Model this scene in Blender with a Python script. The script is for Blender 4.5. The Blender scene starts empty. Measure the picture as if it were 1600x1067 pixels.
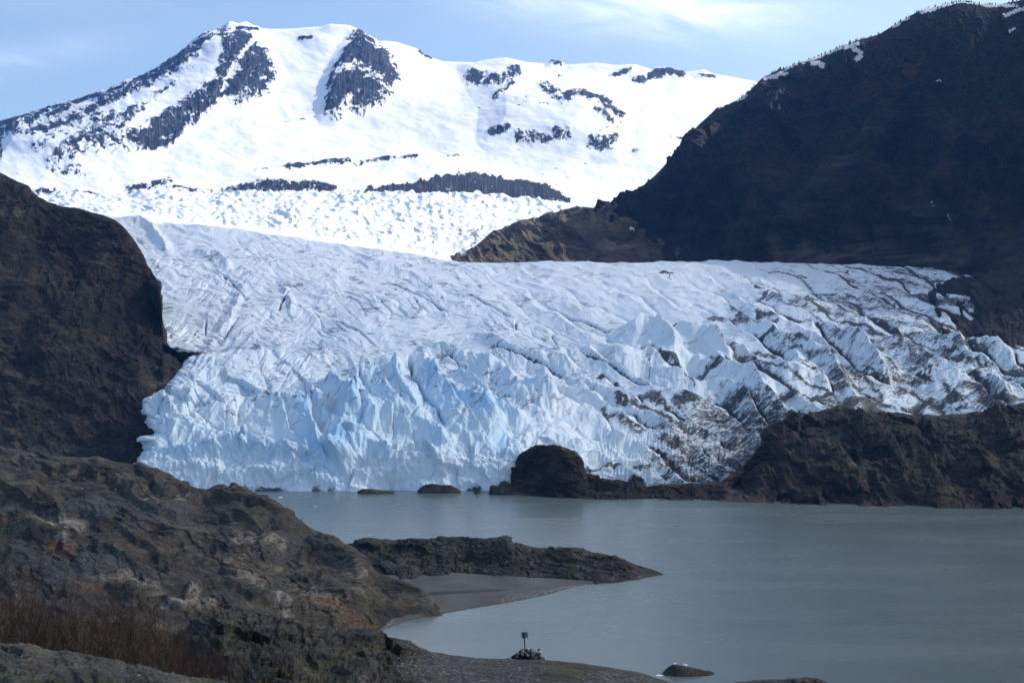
import bpy, math, random
import numpy as np
from mathutils import Vector

random.seed(7)
S = bpy.context.scene
COL = S.collection
F = 1931.0                      # focal length in photo pixels
HY = 600.0                      # horizon row of the photo
CX = 800.0
CAM_H = 100.0                   # camera height above the lake

# ------------------------------------------------------------------ camera
cam = bpy.data.cameras.new("camera")
cam_o = bpy.data.objects.new("camera", cam)
COL.objects.link(cam_o)
cam_o.location = (0, 0, CAM_H)
cam_o.rotation_euler = (math.radians(90), 0, 0)
cam.sensor_width = 36.0
cam.lens = 36.0 * F / 1600.0
cam.shift_y = (HY - 533.5) / 1600.0
cam.clip_start = 0.5
cam.clip_end = 60000
S.camera = cam_o

# ------------------------------------------------------------------ light
SUN_AZ = math.radians(72)       # clockwise from the view direction
SUN_EL = math.radians(36)
SUN = np.array([math.cos(SUN_EL) * math.sin(SUN_AZ), math.cos(SUN_EL) * math.cos(SUN_AZ), math.sin(SUN_EL)])
w = bpy.data.worlds.new("World")
S.world = w
w.use_nodes = True
nt = w.node_tree
nt.nodes.clear()
def wn(t, **k):
    n = nt.nodes.new(t)
    for a, b in k.items(): setattr(n, a, b)
    return n
sky = wn('ShaderNodeTexSky', sky_type='NISHITA', sun_disc=False)
sky.sun_elevation = SUN_EL
sky.sun_rotation = SUN_AZ
sky.air_density = 1.0
sky.dust_density = 2.0
sky.ozone_density = 1.2
def wmath(op, a, b=None, c=None):
    n = wn('ShaderNodeMath', operation=op)
    for i, v in enumerate((a, b, c)):
        if v is None: continue
        if isinstance(v, (int, float)): n.inputs[i].default_value = v
        else: nt.links.new(v, n.inputs[i])
    return n.outputs[0]
tc = wn('ShaderNodeTexCoord')
sep = wn('ShaderNodeSeparateXYZ')
nt.links.new(tc.outputs['Generated'], sep.inputs[0])
dx, dy, dz = sep.outputs
# thin cirrus high in the sky, laid out over directions (azimuth and elevation)
az = wmath('ARCTAN2', dx, dy)
el = wmath('ARCSINE', dz)
comb = wn('ShaderNodeCombineXYZ')
nt.links.new(wmath('ADD', az, wmath('MULTIPLY', el, 0.9)), comb.inputs[0])
nt.links.new(wmath('SUBTRACT', wmath('MULTIPLY', el, 3.2), wmath('MULTIPLY', az, -0.35)), comb.inputs[1])
nz = wn('ShaderNodeTexNoise')
nz.inputs['Scale'].default_value = 14
nz.inputs['Detail'].default_value = 9
nz.inputs['Roughness'].default_value = 0.62
nz.inputs['Distortion'].default_value = 0.5
nt.links.new(comb.outputs[0], nz.inputs['Vector'])
def wblob(a0, e0, ra, re, tilt, amp):
    da = wmath('SUBTRACT', az, a0)
    de = wmath('SUBTRACT', wmath('SUBTRACT', el, e0), wmath('MULTIPLY', da, tilt))
    q = wmath('ADD', wmath('POWER', wmath('ABSOLUTE', wmath('DIVIDE', da, ra)), 2.0),
              wmath('POWER', wmath('ABSOLUTE', wmath('DIVIDE', de, re)), 2.0))
    return wmath('MULTIPLY', wmath('EXPONENT', wmath('MULTIPLY', q, -1.0)), amp)
m = wmath('ADD', wblob(0.10, 0.298, 0.115, 0.022, -0.11, 1.0), wblob(0.17, 0.288, 0.06, 0.010, 0.0, 0.35))
m = wmath('ADD', m, wblob(-0.40, 0.235, 0.09, 0.012, 0.25, 0.22))
m = wmath('ADD', m, wblob(-0.36, 0.29, 0.10, 0.018, 0.1, 0.12))
fac = wmath('MULTIPLY', m, wmath('MULTIPLY', wmath('SUBTRACT', nz.outputs['Fac'], 0.22), 2.0))
fac = wmath('MINIMUM', wmath('MAXIMUM', fac, 0.0), 0.75)
mix = wn('ShaderNodeMix', data_type='RGBA')
nt.links.new(fac, mix.inputs['Factor'])
nt.links.new(sky.outputs[0], mix.inputs['A'])
mix.inputs['B'].default_value = (6.8, 7.3, 8.2, 1)
bg = wn('ShaderNodeBackground')
bg.inputs['Strength'].default_value = 0.15
nt.links.new(mix.outputs['Result'], bg.inputs['Color'])
wo = wn('ShaderNodeOutputWorld')
nt.links.new(bg.outputs[0], wo.inputs[0])

sl = bpy.data.lights.new("sun", 'SUN')
sl.energy = 4.2
sl.angle = math.radians(0.5)
sl.color = (1.0, 0.96, 0.90)
so = bpy.data.objects.new("sun", sl)
COL.objects.link(so)
so.rotation_euler = Vector(SUN).to_track_quat('Z', 'Y').to_euler()

S.view_settings.view_transform = 'Standard'
S.view_settings.look = 'None'
S.view_settings.exposure = 0.66
S.view_settings.gamma = 1.0
S.cycles.volume_bounces = 0
S.cycles.max_bounces = 5
S.cycles.transparent_max_bounces = 6

# ------------------------------------------------------------------ noise
_rng = np.random.RandomState(11)
PERM = _rng.permutation(256).astype(np.int32)
PERM = np.concatenate([PERM] * 4)
GR = _rng.normal(size=(256, 3)).astype(np.float32)
GR /= np.linalg.norm(GR, axis=1)[:, None]
G2 = GR[:, :2] / (np.linalg.norm(GR[:, :2], axis=1)[:, None] + 0.05)
G2X = G2[:, 0].copy().astype(np.float32); G2Y = G2[:, 1].copy().astype(np.float32)
def perlin(x, y, z=0.0):
    if np.ndim(z) == 0 and np.ndim(x) > 0:          # flat slice: plain 2-D gradient noise, the slice number is the seed
        x, y = np.broadcast_arrays(np.asarray(x, np.float32), np.asarray(y, np.float32))
        k = int(round(float(z) * 13.7)) & 255
        x = x + (k * 0.37); y = y + (k * 0.73)
        xi = np.floor(x); yi = np.floor(y); xf = x - xi; yf = y - yi
        xi = xi.astype(np.int32) & 255; yi = yi.astype(np.int32) & 255
        u = xf * xf * xf * (xf * (xf * 6 - 15) + 10); v = yf * yf * yf * (yf * (yf * 6 - 15) + 10)
        A = PERM[xi + int(PERM[k])]; B = PERM[xi + 1 + int(PERM[k])]
        h = PERM[A + yi]; a = G2X[h] * xf + G2Y[h] * yf
        h = PERM[B + yi]; b = G2X[h] * (xf - 1) + G2Y[h] * yf
        h = PERM[A + yi + 1]; c = G2X[h] * xf + G2Y[h] * (yf - 1)
        h = PERM[B + yi + 1]; d = G2X[h] * (xf - 1) + G2Y[h] * (yf - 1)
        a = a + u * (b - a); c = c + u * (d - c)
        return (a + v * (c - a)) * 1.25
    x = np.asarray(x, np.float32); y = np.asarray(y, np.float32)
    z = np.asarray(z, np.float32) + np.zeros_like(x)
    xi = np.floor(x); yi = np.floor(y); zi = np.floor(z)
    xf = x - xi; yf = y - yi; zf = z - zi
    xi = xi.astype(np.int32) & 255; yi = yi.astype(np.int32) & 255; zi = zi.astype(np.int32) & 255
    u = xf * xf * xf * (xf * (xf * 6 - 15) + 10)
    v = yf * yf * yf * (yf * (yf * 6 - 15) + 10)
    s = zf * zf * zf * (zf * (zf * 6 - 15) + 10)
    def g(a, b, c):
        h = PERM[PERM[PERM[xi + a] + yi + b] + zi + c]
        G = GR[h]
        return G[..., 0] * (xf - a) + G[..., 1] * (yf - b) + G[..., 2] * (zf - c)
    x00 = g(0,0,0) + u * (g(1,0,0) - g(0,0,0)); x10 = g(0,1,0) + u * (g(1,1,0) - g(0,1,0))
    x01 = g(0,0,1) + u * (g(1,0,1) - g(0,0,1)); x11 = g(0,1,1) + u * (g(1,1,1) - g(0,1,1))
    y0 = x00 + v * (x10 - x00); y1 = x01 + v * (x11 - x01)
    return (y0 + s * (y1 - y0)) * 1.5
def fbm(x, y, z=0.0, o=5, gain=0.5, lac=2.03):
    r = 0; a = 1.0; t = 0
    for i in range(o):
        r = r + a * perlin(x, y, z + i * 7.3); t += a
        x = x * lac; y = y * lac; z = z * lac; a *= gain
    return r / t
def ridged(x, y, z=0.0, o=4, gain=0.5, lac=2.1):
    r = 0; a = 1.0; t = 0; wgt = 1.0
    for i in range(o):
        n = 1 - np.abs(perlin(x, y, z + i * 5.1)) * 1.6
        n = np.clip(n, 0, 1) ** 2
        r = r + a * n * wgt; t += a; wgt = np.clip(n * 1.4, 0, 1)
        x = x * lac; y = y * lac; z = z * lac; a *= gain
    return r / t
def billow(x, y, z=0.0, o=4, gain=0.5):
    r = 0; a = 1.0; t = 0
    for i in range(o):
        r = r + a * np.abs(perlin(x, y, z + i * 3.7)); t += a
        x = x * 2.05; y = y * 2.05; z = z * 2.05; a *= gain
    return r / t
def cells(x, y, seed=0, jit=0.9):
    """Worley noise: returns F1, F2 and a random value of the nearest cell (facet id)"""
    xi = np.floor(x).astype(np.int32); yi = np.floor(y).astype(np.int32)
    f1 = np.full(x.shape, 9.0, np.float32); f2 = f1.copy()
    idv = np.zeros(x.shape, np.int32); cx = np.zeros(x.shape, np.float32); cy = cx.copy()
    for a in (-1, 0, 1):
        for b in (-1, 0, 1):
            h = PERM[PERM[(xi + a + seed * 17) & 255] + ((yi + b) & 255)]
            h2 = PERM[h + 77]
            px = xi + a + 0.5 + (h / 255.0 - 0.5) * jit
            py = yi + b + 0.5 + (h2 / 255.0 - 0.5) * jit
            d = np.sqrt((px - x) ** 2 + (py - y) ** 2)
            nearer = d < f1
            f2 = np.where(nearer, f1, np.minimum(f2, d))
            cx = np.where(nearer, px, cx); cy = np.where(nearer, py, cy)
            idv = np.where(nearer, h, idv)
            f1 = np.minimum(f1, d)
    return f1, f2, idv, x - cx, y - cy
def facets(x, y, seed=0, tilt=1.0):
    """chipped facets: every cell is a tilted plane"""
    f1, f2, idv, ox, oy = cells(x, y, seed)
    g = GR[idv]
    return (ox * g[..., 0] + oy * g[..., 1]) * tilt + g[..., 2] * 0.35
def sstep(a, b, x):
    t = np.clip((x - a) / (b - a), 0, 1)
    return t * t * (3 - 2 * t)
def smooth1(y, k):
    if k <= 1: return y
    ker = np.hanning(k + 2)[1:-1]; ker /= ker.sum()
    yp = np.pad(y, (k // 2, k - 1 - k // 2), mode='edge')
    return np.convolve(yp, ker, mode='valid')
def seg_dist(PX, PY, pts):
    """distance to a polyline, signed side (+ = right of travel, image coordinates) and position 0..1"""
    best = np.full(PX.shape, 1e9, np.float32); side = np.zeros(PX.shape, np.float32); pos = side.copy()
    n = len(pts) - 1
    for i in range(n):
        ax, ay = pts[i][:2]; bx, by = pts[i + 1][:2]
        vx, vy = bx - ax, by - ay
        L = vx * vx + vy * vy
        t = np.clip(((PX - ax) * vx + (PY - ay) * vy) / L, 0, 1)
        ex = PX - (ax + t * vx); ey = PY - (ay + t * vy)
        d = np.sqrt(ex * ex + ey * ey)
        m = d < best
        best = np.where(m, d, best)
        side = np.where(m, np.sign(vx * ey - vy * ex), side)
        pos = np.where(m, (i + t) / n, pos)
    return best, side, pos
def inpoly(PX, PY, poly):
    r = np.zeros(PX.shape, bool); n = len(poly); j = n - 1
    for i in range(n):
        xi, yi = poly[i]; xj, yj = poly[j]
        if yi != yj:
            c = ((yi > PY) != (yj > PY)) & (PX < (xj - xi) * (PY - yi) / (yj - yi) + xi)
            r ^= c
        j = i
    return r
def poly_soft(PX, PY, poly, soft):
    """1 inside, 0 outside, linear over +-soft pixels"""
    d, _, _ = seg_dist(PX, PY, list(poly) + [poly[0]])
    sd = np.where(inpoly(PX, PY, poly), d, -d)
    return np.clip(0.5 + sd / (2 * soft), 0, 1)

# ------------------------------------------------------------------ meshes
def tag(o, label=None, cat=None, group=None, kind=None):
    if label: o['label'] = label
    if cat: o['category'] = cat
    if group: o['group'] = group
    if kind: o['kind'] = kind
    return o
def grid_mesh(name, P, mat, attrs=None, uv=None, wrap=False):
    """P: rows x cols x 3 -> one mesh object"""
    R, Cn = P.shape[:2]
    me = bpy.data.meshes.new(name)
    me.vertices.add(R * Cn)
    me.vertices.foreach_set('co', P.reshape(-1).astype(np.float32))
    idx = np.arange(R * Cn, dtype=np.int32).reshape(R, Cn)
    q = np.stack([idx[:-1, :-1], idx[:-1, 1:], idx[1:, 1:], idx[1:, :-1]], -1).reshape(-1, 4)
    n = len(q)
    me.loops.add(n * 4); me.polygons.add(n)
    me.loops.foreach_set('vertex_index', q.reshape(-1))
    me.polygons.foreach_set('loop_start', np.arange(0, n * 4, 4, dtype=np.int32))
    me.polygons.foreach_set('loop_total', np.full(n, 4, np.int32))
    me.polygons.foreach_set('use_smooth', np.ones(n, bool))
    me.update(calc_edges=True)
    for k, a in (attrs or {}).items():
        at = me.attributes.new(k, 'FLOAT', 'POINT')
        at.data.foreach_set('value', np.broadcast_to(a, (R, Cn)).reshape(-1).astype(np.float32))
    if uv is not None:
        at = me.attributes.new('surf', 'FLOAT_VECTOR', 'POINT')
        v = np.stack([uv[0], uv[1], np.zeros_like(uv[0])], -1)
        at.data.foreach_set('vector', v.reshape(-1).astype(np.float32))
    me.materials.append(mat)
    o = bpy.data.objects.new(name, me)
    COL.objects.link(o)
    return o
def obj_from(name, verts, faces, mat, parent=None, smooth=False):
    me = bpy.data.meshes.new(name)
    me.from_pydata([tuple(v) for v in verts], [], [tuple(f) for f in faces])
    me.update()
    if smooth: me.polygons.foreach_set('use_smooth', np.ones(len(me.polygons), bool))
    if mat: me.materials.append(mat)
    o = bpy.data.objects.new(name, me)
    COL.objects.link(o)
    if parent: o.parent = parent
    return o
def unproj(PX, PY, D):
    return np.stack([(PX - CX) / F * D, D, CAM_H + (HY - PY) / F * D], -1)
def surface(rows, counts, px, sm=9, smd=0):
    """rows: list of contours [(px, py, D), ...] from the foot up and over the back; monotone interpolation between"""
    Y = []; Dd = []
    for r in rows:
        a = np.array(r, float)
        Y.append(smooth1(np.interp(px, a[:, 0], a[:, 1]), sm))
        Dd.append(smooth1(np.log(np.interp(px, a[:, 0], a[:, 2])), smd or sm * 3))
    Y = np.array(Y); Dd = np.array(Dd)
    n = len(rows)
    # tangents (finite difference, limited)
    def tang(A):
        d = np.diff(A, axis=0)
        T = np.zeros_like(A)
        T[0] = d[0]; T[-1] = d[-1]
        a, b = d[:-1], d[1:]
        T[1:-1] = np.where(a * b > 0, 2 * a * b / (a + b + 1e-12 * np.sign(a + b + 1e-30)), 0)
        return T
    TY = tang(Y); TD = tang(Dd)
    oy = []; od = []; tt = []
    for i in range(n - 1):
        t = np.linspace(0, 1, counts[i], endpoint=(i == n - 2))[:, None]
        h00 = 2*t**3 - 3*t**2 + 1; h10 = t**3 - 2*t**2 + t; h01 = -2*t**3 + 3*t**2; h11 = t**3 - t**2
        oy.append(h00 * Y[i] + h10 * TY[i] + h01 * Y[i+1] + h11 * TY[i+1])
        od.append(h00 * Dd[i] + h10 * TD[i] + h01 * Dd[i+1] + h11 * TD[i+1])
        tt.append(i + t[:, 0])
    PY = np.concatenate(oy); D = np.exp(np.concatenate(od))
    PX = np.broadcast_to(px, PY.shape).copy()
    return PX, PY, D, np.concatenate(tt)
def normals(P):
    du = np.gradient(P, axis=1); dv = np.gradient(P, axis=0)
    n = np.cross(du, dv)
    n /= np.linalg.norm(n, axis=-1, keepdims=True) + 1e-9
    if n[..., 2].mean() < 0: n = -n
    return n
def displace(PX, PY, D, h, updir=0.5):
    """h in photo pixels at that distance -> metres, along the normal mixed with up"""
    P = unproj(PX, PY, D)
    n = normals(P)
    for _ in range(3):          # smooth the normals so that rims do not tear
        n[1:-1, 1:-1] = (n[1:-1, 1:-1] * 2 + n[:-2, 1:-1] + n[2:, 1:-1] + n[1:-1, :-2] + n[1:-1, 2:]) / 6
    n = n * (1 - updir) + np.array([0, 0, 1.0]) * updir
    n /= np.linalg.norm(n, axis=-1, keepdims=True) + 1e-9
    return P + n * (h * D / F)[..., None]

# ------------------------------------------------------------------ materials
def new_mat(name):
    m = bpy.data.materials.new(name)
    m.use_nodes = True
    m.node_tree.nodes.clear()
    return m
class NB:
    def __init__(s, m): s.t = m.node_tree
    def n(s, typ, **k):
        n = s.t.nodes.new(typ)
        for a, b in k.items(): setattr(n, a, b)
        return n
    def link(s, a, b): s.t.links.new(a, b)
    def put(s, sock, v):
        if isinstance(v, bpy.types.NodeSocket): s.link(v, sock)
        elif v is not None:
            sock.default_value = v
    def math(s, op, a, b=None, c=None, clamp=False):
        n = s.n('ShaderNodeMath', operation=op, use_clamp=clamp)
        for i, v in enumerate((a, b, c)):
            if v is not None: s.put(n.inputs[i], v)
        return n.outputs[0]
    def attr(s, name, vec=False):
        n = s.n('ShaderNodeAttribute', attribute_name=name)
        return n.outputs['Vector'] if vec else n.outputs['Fac']
    def pos(s):
        return s.n('ShaderNodeNewGeometry').outputs['Position']
    def mapv(s, v, scale=(1,1,1), rot=(0,0,0), loc=(0,0,0)):
        n = s.n('ShaderNodeMapping')
        s.link(v, n.inputs['Vector'])
        n.inputs['Scale'].default_value = scale
        n.inputs['Rotation'].default_value = rot
        n.inputs['Location'].default_value = loc
        return n.outputs[0]
    def noise(s, v, scale, detail=6, rough=0.55, dist=0.0):
        n = s.n('ShaderNodeTexNoise')
        s.link(v, n.inputs['Vector'])
        n.inputs['Scale'].default_value = scale
        n.inputs['Detail'].default_value = detail
        n.inputs['Roughness'].default_value = rough
        n.inputs['Distortion'].default_value = dist
        return n.outputs['Fac']
    def voro(s, v, scale, feature='F1', out='Distance'):
        n = s.n('ShaderNodeTexVoronoi', feature=feature)
        s.link(v, n.inputs['Vector'])
        n.inputs['Scale'].default_value = scale
        return n.outputs[out]
    def ramp(s, f, stops):
        n = s.n('ShaderNodeValToRGB')
        s.link(f, n.inputs[0])
        e = n.color_ramp.elements
        while len(e) < len(stops): e.new(0.5)
        for i, (p, c) in enumerate(stops):
            e[i].position = p
            e[i].color = (c[0], c[1], c[2], 1) if not isinstance(c, (int, float)) else (c, c, c, 1)
        return n.outputs[0]
    def mix(s, f, a, b, blend='MIX'):
        n = s.n('ShaderNodeMix', data_type='RGBA', blend_type=blend)
        s.put(n.inputs['Factor'], f)
        for k, v in (('A', a), ('B', b)):
            if isinstance(v, tuple): v = (v[0], v[1], v[2], 1)
            s.put(n.inputs[k], v)
        return n.outputs['Result']
    def rng(s, f, a, b, c=0.0, d=1.0):
        n = s.n('ShaderNodeMapRange')
        s.link(f, n.inputs[0])
        for i, v in enumerate((a, b, c, d)): n.inputs[i + 1].default_value = v
        return n.outputs[0]
    def bump(s, h, strength, dist, prev=None):
        n = s.n('ShaderNodeBump')
        s.link(h, n.inputs['Height'])
        n.inputs['Strength'].default_value = strength
        n.inputs['Distance'].default_value = dist
        if prev is not None: s.link(prev, n.inputs['Normal'])
        return n.outputs[0]
    def out(s, color, rough=0.9, normal=None, spec=0.2, **kw):
        b = s.n('ShaderNodeBsdfPrincipled')
        s.put(b.inputs['Base Color'], (color + (1,)) if isinstance(color, tuple) and len(color) == 3 else color)
        s.put(b.inputs['Roughness'], rough)
        b.inputs['Specular IOR Level'].default_value = spec
        if normal is not None: s.link(normal, b.inputs['Normal'])
        for k, v in kw.items(): s.put(b.inputs[k], v)
        o = s.n('ShaderNodeOutputMaterial')
        s.link(b.outputs[0], o.inputs[0])
        return b

def rock_mat(name, size, cols, rust=(0.16, 0.07, 0.025), rust_amt=0.5, light=(0.30, 0.28, 0.25), light_amt=0.3,
             moss_amt=0.0, tilt=0.35, bump=0.8, speck=0.0, snow=False, gravel=False, veg=False, spots=False, gcell=30.0, gcols=[(0.0, (0.035, 0.033, 0.029)), (0.6, (0.065, 0.062, 0.055)), (0.93, (0.08, 0.077, 0.07)), (0.97, (0.30, 0.29, 0.27))]):
    """size: metres of the broadest feature"""
    m = new_mat(name); N = NB(m)
    p = N.pos()
    k = 1.0 / size
    warp = N.noise(N.mapv(p, (k*0.6,)*3), 1.0, 3)
    strat = N.mapv(p, (k*0.8, k*0.8, k*3.6), (tilt, tilt*0.6, 0.4))
    a = N.noise(strat, 1.6, 12, 0.66, 0.9)
    b = N.noise(N.mapv(p, (k,)*3, (0.3, 0.5, 0.1)), 1.1, 10, 0.62, 0.4)
    c = N.noise(N.mapv(p, (k*2.2, k*2.2, k*5), (tilt, -tilt, 1.2)), 3.2, 9, 0.7)
    f = N.math('ADD', N.math('MULTIPLY', a, 0.62), N.math('MULTIPLY', b, 0.38))
    cols = [(q[0] * 0.78, q[1] * 0.76, q[2] * 0.63) for q in cols]
    col = N.ramp(f, [(0.34, cols[0]), (0.46, cols[1]), (0.55, cols[2]), (0.68, cols[3])])
    tone = N.noise(N.mapv(p, (k*0.5, k*0.5, k*1.1), (tilt, 0.3, 0.9), (4.4, 8.1, 1.3)), 1.0, 4, 0.5)
    tv = N.rng(tone, 0.36, 0.64, 0.55, 1.5)
    tcol = N.n('ShaderNodeCombineColor')
    for i_ in range(3): N.link(tv, tcol.inputs[i_])
    col = N.mix(1.0, col, tcol.outputs[0], 'MULTIPLY')
    # pale mineral bands
    lm = N.math('MULTIPLY', N.rng(c, 0.54, 0.66), N.rng(N.noise(N.mapv(p, (k*0.55,)*3, (0,0,0), (3.3, 1.7, 9.1)), 1.0, 4), 0.48, 0.62))
    col = N.mix(N.math('MULTIPLY', lm, light_amt), col, light)
    if rust_amt > 0:
        rm = N.math('MULTIPLY', N.rng(N.noise(N.mapv(p, (k*0.7, k*0.7, k*1.6), (tilt, 0, 0), (7.1, 2.9, 4.4)), 1.3, 8, 0.65), 0.55, 0.66), N.rng(a, 0.42, 0.56))
        col = N.mix(N.math('MULTIPLY', rm, rust_amt), col, rust)
    j1 = N.math('LESS_THAN', N.math('ABSOLUTE', N.math('SUBTRACT', a, 0.505)), 0.007)
    j2 = N.math('LESS_THAN', N.math('ABSOLUTE', N.math('SUBTRACT', b, 0.52)), 0.0045)
    jg = N.rng(c, 0.46, 0.52)
    col = N.mix(N.math('MULTIPLY', N.math('MAXIMUM', j1, j2), N.math('MULTIPLY', jg, 0.75)), col, (cols[0][0] * 0.5, cols[0][1] * 0.5, cols[0][2] * 0.5))
    if spots:
        f1 = N.math('MULTIPLY', N.attr('palespot'), N.rng(a, 0.40, 0.60))
        col = N.mix(f1, col, (0.36, 0.31, 0.25))
        f2 = N.math('MULTIPLY', N.attr('rustspot'), N.rng(c, 0.42, 0.56))
        col = N.mix(N.math('MULTIPLY', f2, 0.75), col, (0.20, 0.085, 0.025))
    if moss_amt > 0:
        mm = N.rng(N.noise(N.mapv(p, (k*1.3,)*3, (0,0,0), (1.1, 8.9, 2.2)), 1.4, 9, 0.7), 0.53, 0.60)
        mm = N.math('MAXIMUM', N.math('MULTIPLY', mm, moss_amt), N.rng(N.math('ADD', N.attr('moss'), N.math('MULTIPLY', N.math('SUBTRACT', b, 0.5), 1.5)), 0.4, 0.7))
        col = N.mix(mm, col, (0.062, 0.056, 0.018))
    if gravel:
        gv = N.voro(p, gcell * k, out='Color')
        gs = N.n('ShaderNodeSeparateColor'); N.link(gv, gs.inputs[0])
        gcol = N.ramp(gs.outputs[0], gcols)
        gm = N.math('MULTIPLY', N.attr('gravel'), 1.0, clamp=True)
        gm = N.rng(N.math('ADD', gm, N.math('MULTIPLY', N.math('SUBTRACT', a, 0.5), 1.4)), 0.4, 0.6)
        col = N.mix(gm, col, N.mix(0.5, (0.050, 0.048, 0.042), gcol))
    if speck > 0:
        v2 = N.voro(N.mapv(p, (1,1,1), (0,0,0), (3,1,2)), 16.0 * k)
        sp = N.math('MULTIPLY', N.math('LESS_THAN', v2, 0.12), N.rng(b, 0.50, 0.60))
        col = N.mix(N.math('MULTIPLY', sp, speck), col, (0.42, 0.42, 0.42))
    if veg:
        vm = N.rng(N.math('ADD', N.attr('veg'), N.math('MULTIPLY', N.math('SUBTRACT', b, 0.5), 1.6)), 0.42, 0.6)
        vc = N.ramp(N.noise(N.mapv(p, (k*3,k*3,k*3)), 4.0, 8, 0.7), [(0.35, (0.006, 0.009, 0.005)), (0.65, (0.022, 0.026, 0.014))])
        col = N.mix(vm, col, vc)
    h = N.math('ADD', N.math('MULTIPLY', a, 1.0), N.math('MULTIPLY', c, 0.5))
    fine = N.noise(p, 14*k, 8, 0.7)
    nm = N.bump(h, bump, size * 0.16)
    nm = N.bump(fine, bump * 0.7, size * 0.03, nm)
    rough = 0.85
    if snow:
        sm_ = N.rng(N.math('ADD', N.attr('snow'), N.math('MULTIPLY', N.math('SUBTRACT', N.noise(p, 5*k, 9, 0.75), 0.5), 1.1)), 0.50, 0.54)
        col = N.mix(sm_, col, (0.80, 0.82, 0.85))
    N.out(col, rough, nm, 0.25)
    return m

def ice_mat():
    m = new_mat('glacier_ice'); N = NB(m)
    uv = N.attr('surf', True)
    p = N.pos()
    # clean ice: pale, faintly blue; fresh broken faces deeper blue
    n1 = N.noise(N.mapv(uv, (0.02, 0.035, 1)), 1.0, 8, 0.6)
    col = N.ramp(n1, [(0.35, (0.56, 0.68, 0.76)), (0.62, (0.72, 0.79, 0.83))])
    col = N.mix(N.attr('clean'), col, (0.82, 0.87, 0.90))
    bl = N.rng(N.math('ADD', N.attr('fresh'), N.math('MULTIPLY', N.math('SUBTRACT', n1, 0.5), 0.8)), 0.30, 0.85)
    col = N.mix(bl, col, (0.38, 0.60, 0.80))
    # silt: faint general soiling in flow-parallel streaks
    def rotn(ang, sa, sb, off, det=8, ro=0.65):
        return N.noise(N.mapv(uv, (sa, sb, 1), (0, 0, math.radians(ang)), (off, off * 1.7, 0)), 1.0, det, ro, 0.3)
    s1 = rotn(-28, 0.020, 0.11, 3.0)
    s2 = rotn(-12, 0.024, 0.16, 9.0)
    soil = N.math('MULTIPLY', N.rng(s1, 0.50, 0.72), N.rng(s2, 0.42, 0.62))
    col = N.mix(N.math('MULTIPLY', soil, 0.30), col, (0.40, 0.38, 0.35))
    # thin dirty crack lines, in patches
    def cracks(ang, sa, sb, off, width):
        q = rotn(ang, sa, sb, off, 3, 0.5)
        d = N.math('ABSOLUTE', N.math('SUBTRACT', q, 0.5))
        return N.math('LESS_THAN', d, width)
    gate = N.rng(N.noise(N.mapv(uv, (0.028, 0.05, 1), (0, 0, 0), (5, 5, 0)), 1.0, 7, 0.7), 0.50, 0.56)
    gate2 = N.rng(N.noise(N.mapv(uv, (0.03, 0.05, 1), (0, 0, 0), (55, 15, 0)), 1.0, 7, 0.7), 0.52, 0.58)
    ck = N.math('MULTIPLY', cracks(-30, 0.012, 0.13, 12.0, 0.020), gate)
    ck2 = N.math('MULTIPLY', cracks(62, 0.018, 0.12, 31.0, 0.012), gate2)
    ck = N.math('MAXIMUM', ck, ck2)
    ck = N.math('MULTIPLY', ck, N.attr('crackamt'))
    col = N.mix(N.math('MULTIPLY', ck, 0.75), col, (0.10, 0.11, 0.13))
    # rock debris carried by the ice, and a painted shadow line
    dn = rotn(-24, 0.05, 0.20, 77.0, 9, 0.75)
    dn2 = rotn(-24, 0.16, 0.75, 17.0, 8, 0.8)
    dsum = N.math('ADD', N.math('MULTIPLY', N.math('SUBTRACT', dn, 0.5), 1.4), N.math('MULTIPLY', N.math('SUBTRACT', dn2, 0.5), 2.0))
    dm = N.rng(N.math('ADD', N.attr('dirt_shade'), dsum), 0.40, 0.66)
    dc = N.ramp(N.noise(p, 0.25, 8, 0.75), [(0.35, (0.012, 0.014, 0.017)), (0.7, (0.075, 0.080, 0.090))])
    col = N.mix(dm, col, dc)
    # warm silt of the far icefall
    col = N.mix(N.math('MULTIPLY', N.rng(N.math('ADD', N.attr('silt'), N.math('MULTIPLY', N.math('SUBTRACT', s2, 0.5), 1.5)), 0.35, 0.75), 0.45), col, (0.55, 0.50, 0.40))
    h = N.noise(N.mapv(uv, (0.12, 0.2, 1)), 1.0, 8, 0.7)
    nm = N.bump(h, 0.25, 3.0)
    rough = N.mix(dm, (0.55, 0.55, 0.55), (0.95, 0.95, 0.95))
    N.out(col, 0.6, nm, 0.3)
    return m

def snowmtn_mat():
    m = new_mat('alpine_snow_and_rock'); N = NB(m)
    uv = N.attr('surf', True)
    a = N.noise(N.mapv(uv, (0.06, 0.09, 1), (0, 0, math.radians(-20))), 1.0, 9, 0.80, 0.6)
    b = N.noise(N.mapv(uv, (0.16, 0.10, 1), (0, 0, math.radians(25)), (31, 7, 0)), 1.0, 7, 0.72)
    gt = N.math('MULTIPLY', N.attr('rock'), 2.5, clamp=True)
    f = N.math('MULTIPLY', N.math('ADD', N.math('MULTIPLY', N.math('SUBTRACT', a, 0.5), 2.8), N.math('MULTIPLY', N.math('SUBTRACT', b, 0.5), 1.3)), gt)
    f = N.math('ADD', f, N.attr('rock'))
    rm = N.rng(f, 0.50, 0.56)
    st = N.noise(N.mapv(uv, (0.35, 0.035, 1)), 1.0, 7, 0.7)
    rc = N.ramp(st, [(0.3, (0.010, 0.012, 0.018)), (0.55, (0.030, 0.033, 0.042)), (0.68, (0.17, 0.17, 0.175))])
    sc = (0.86, 0.87, 0.89)
    col = N.mix(rm, sc, rc)
    nm = N.bump(N.math('MULTIPLY', N.math('ADD', a, st), rm), 0.6, 22.0)
    N.out(col, 0.85, nm, 0.15)
    return m

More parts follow.
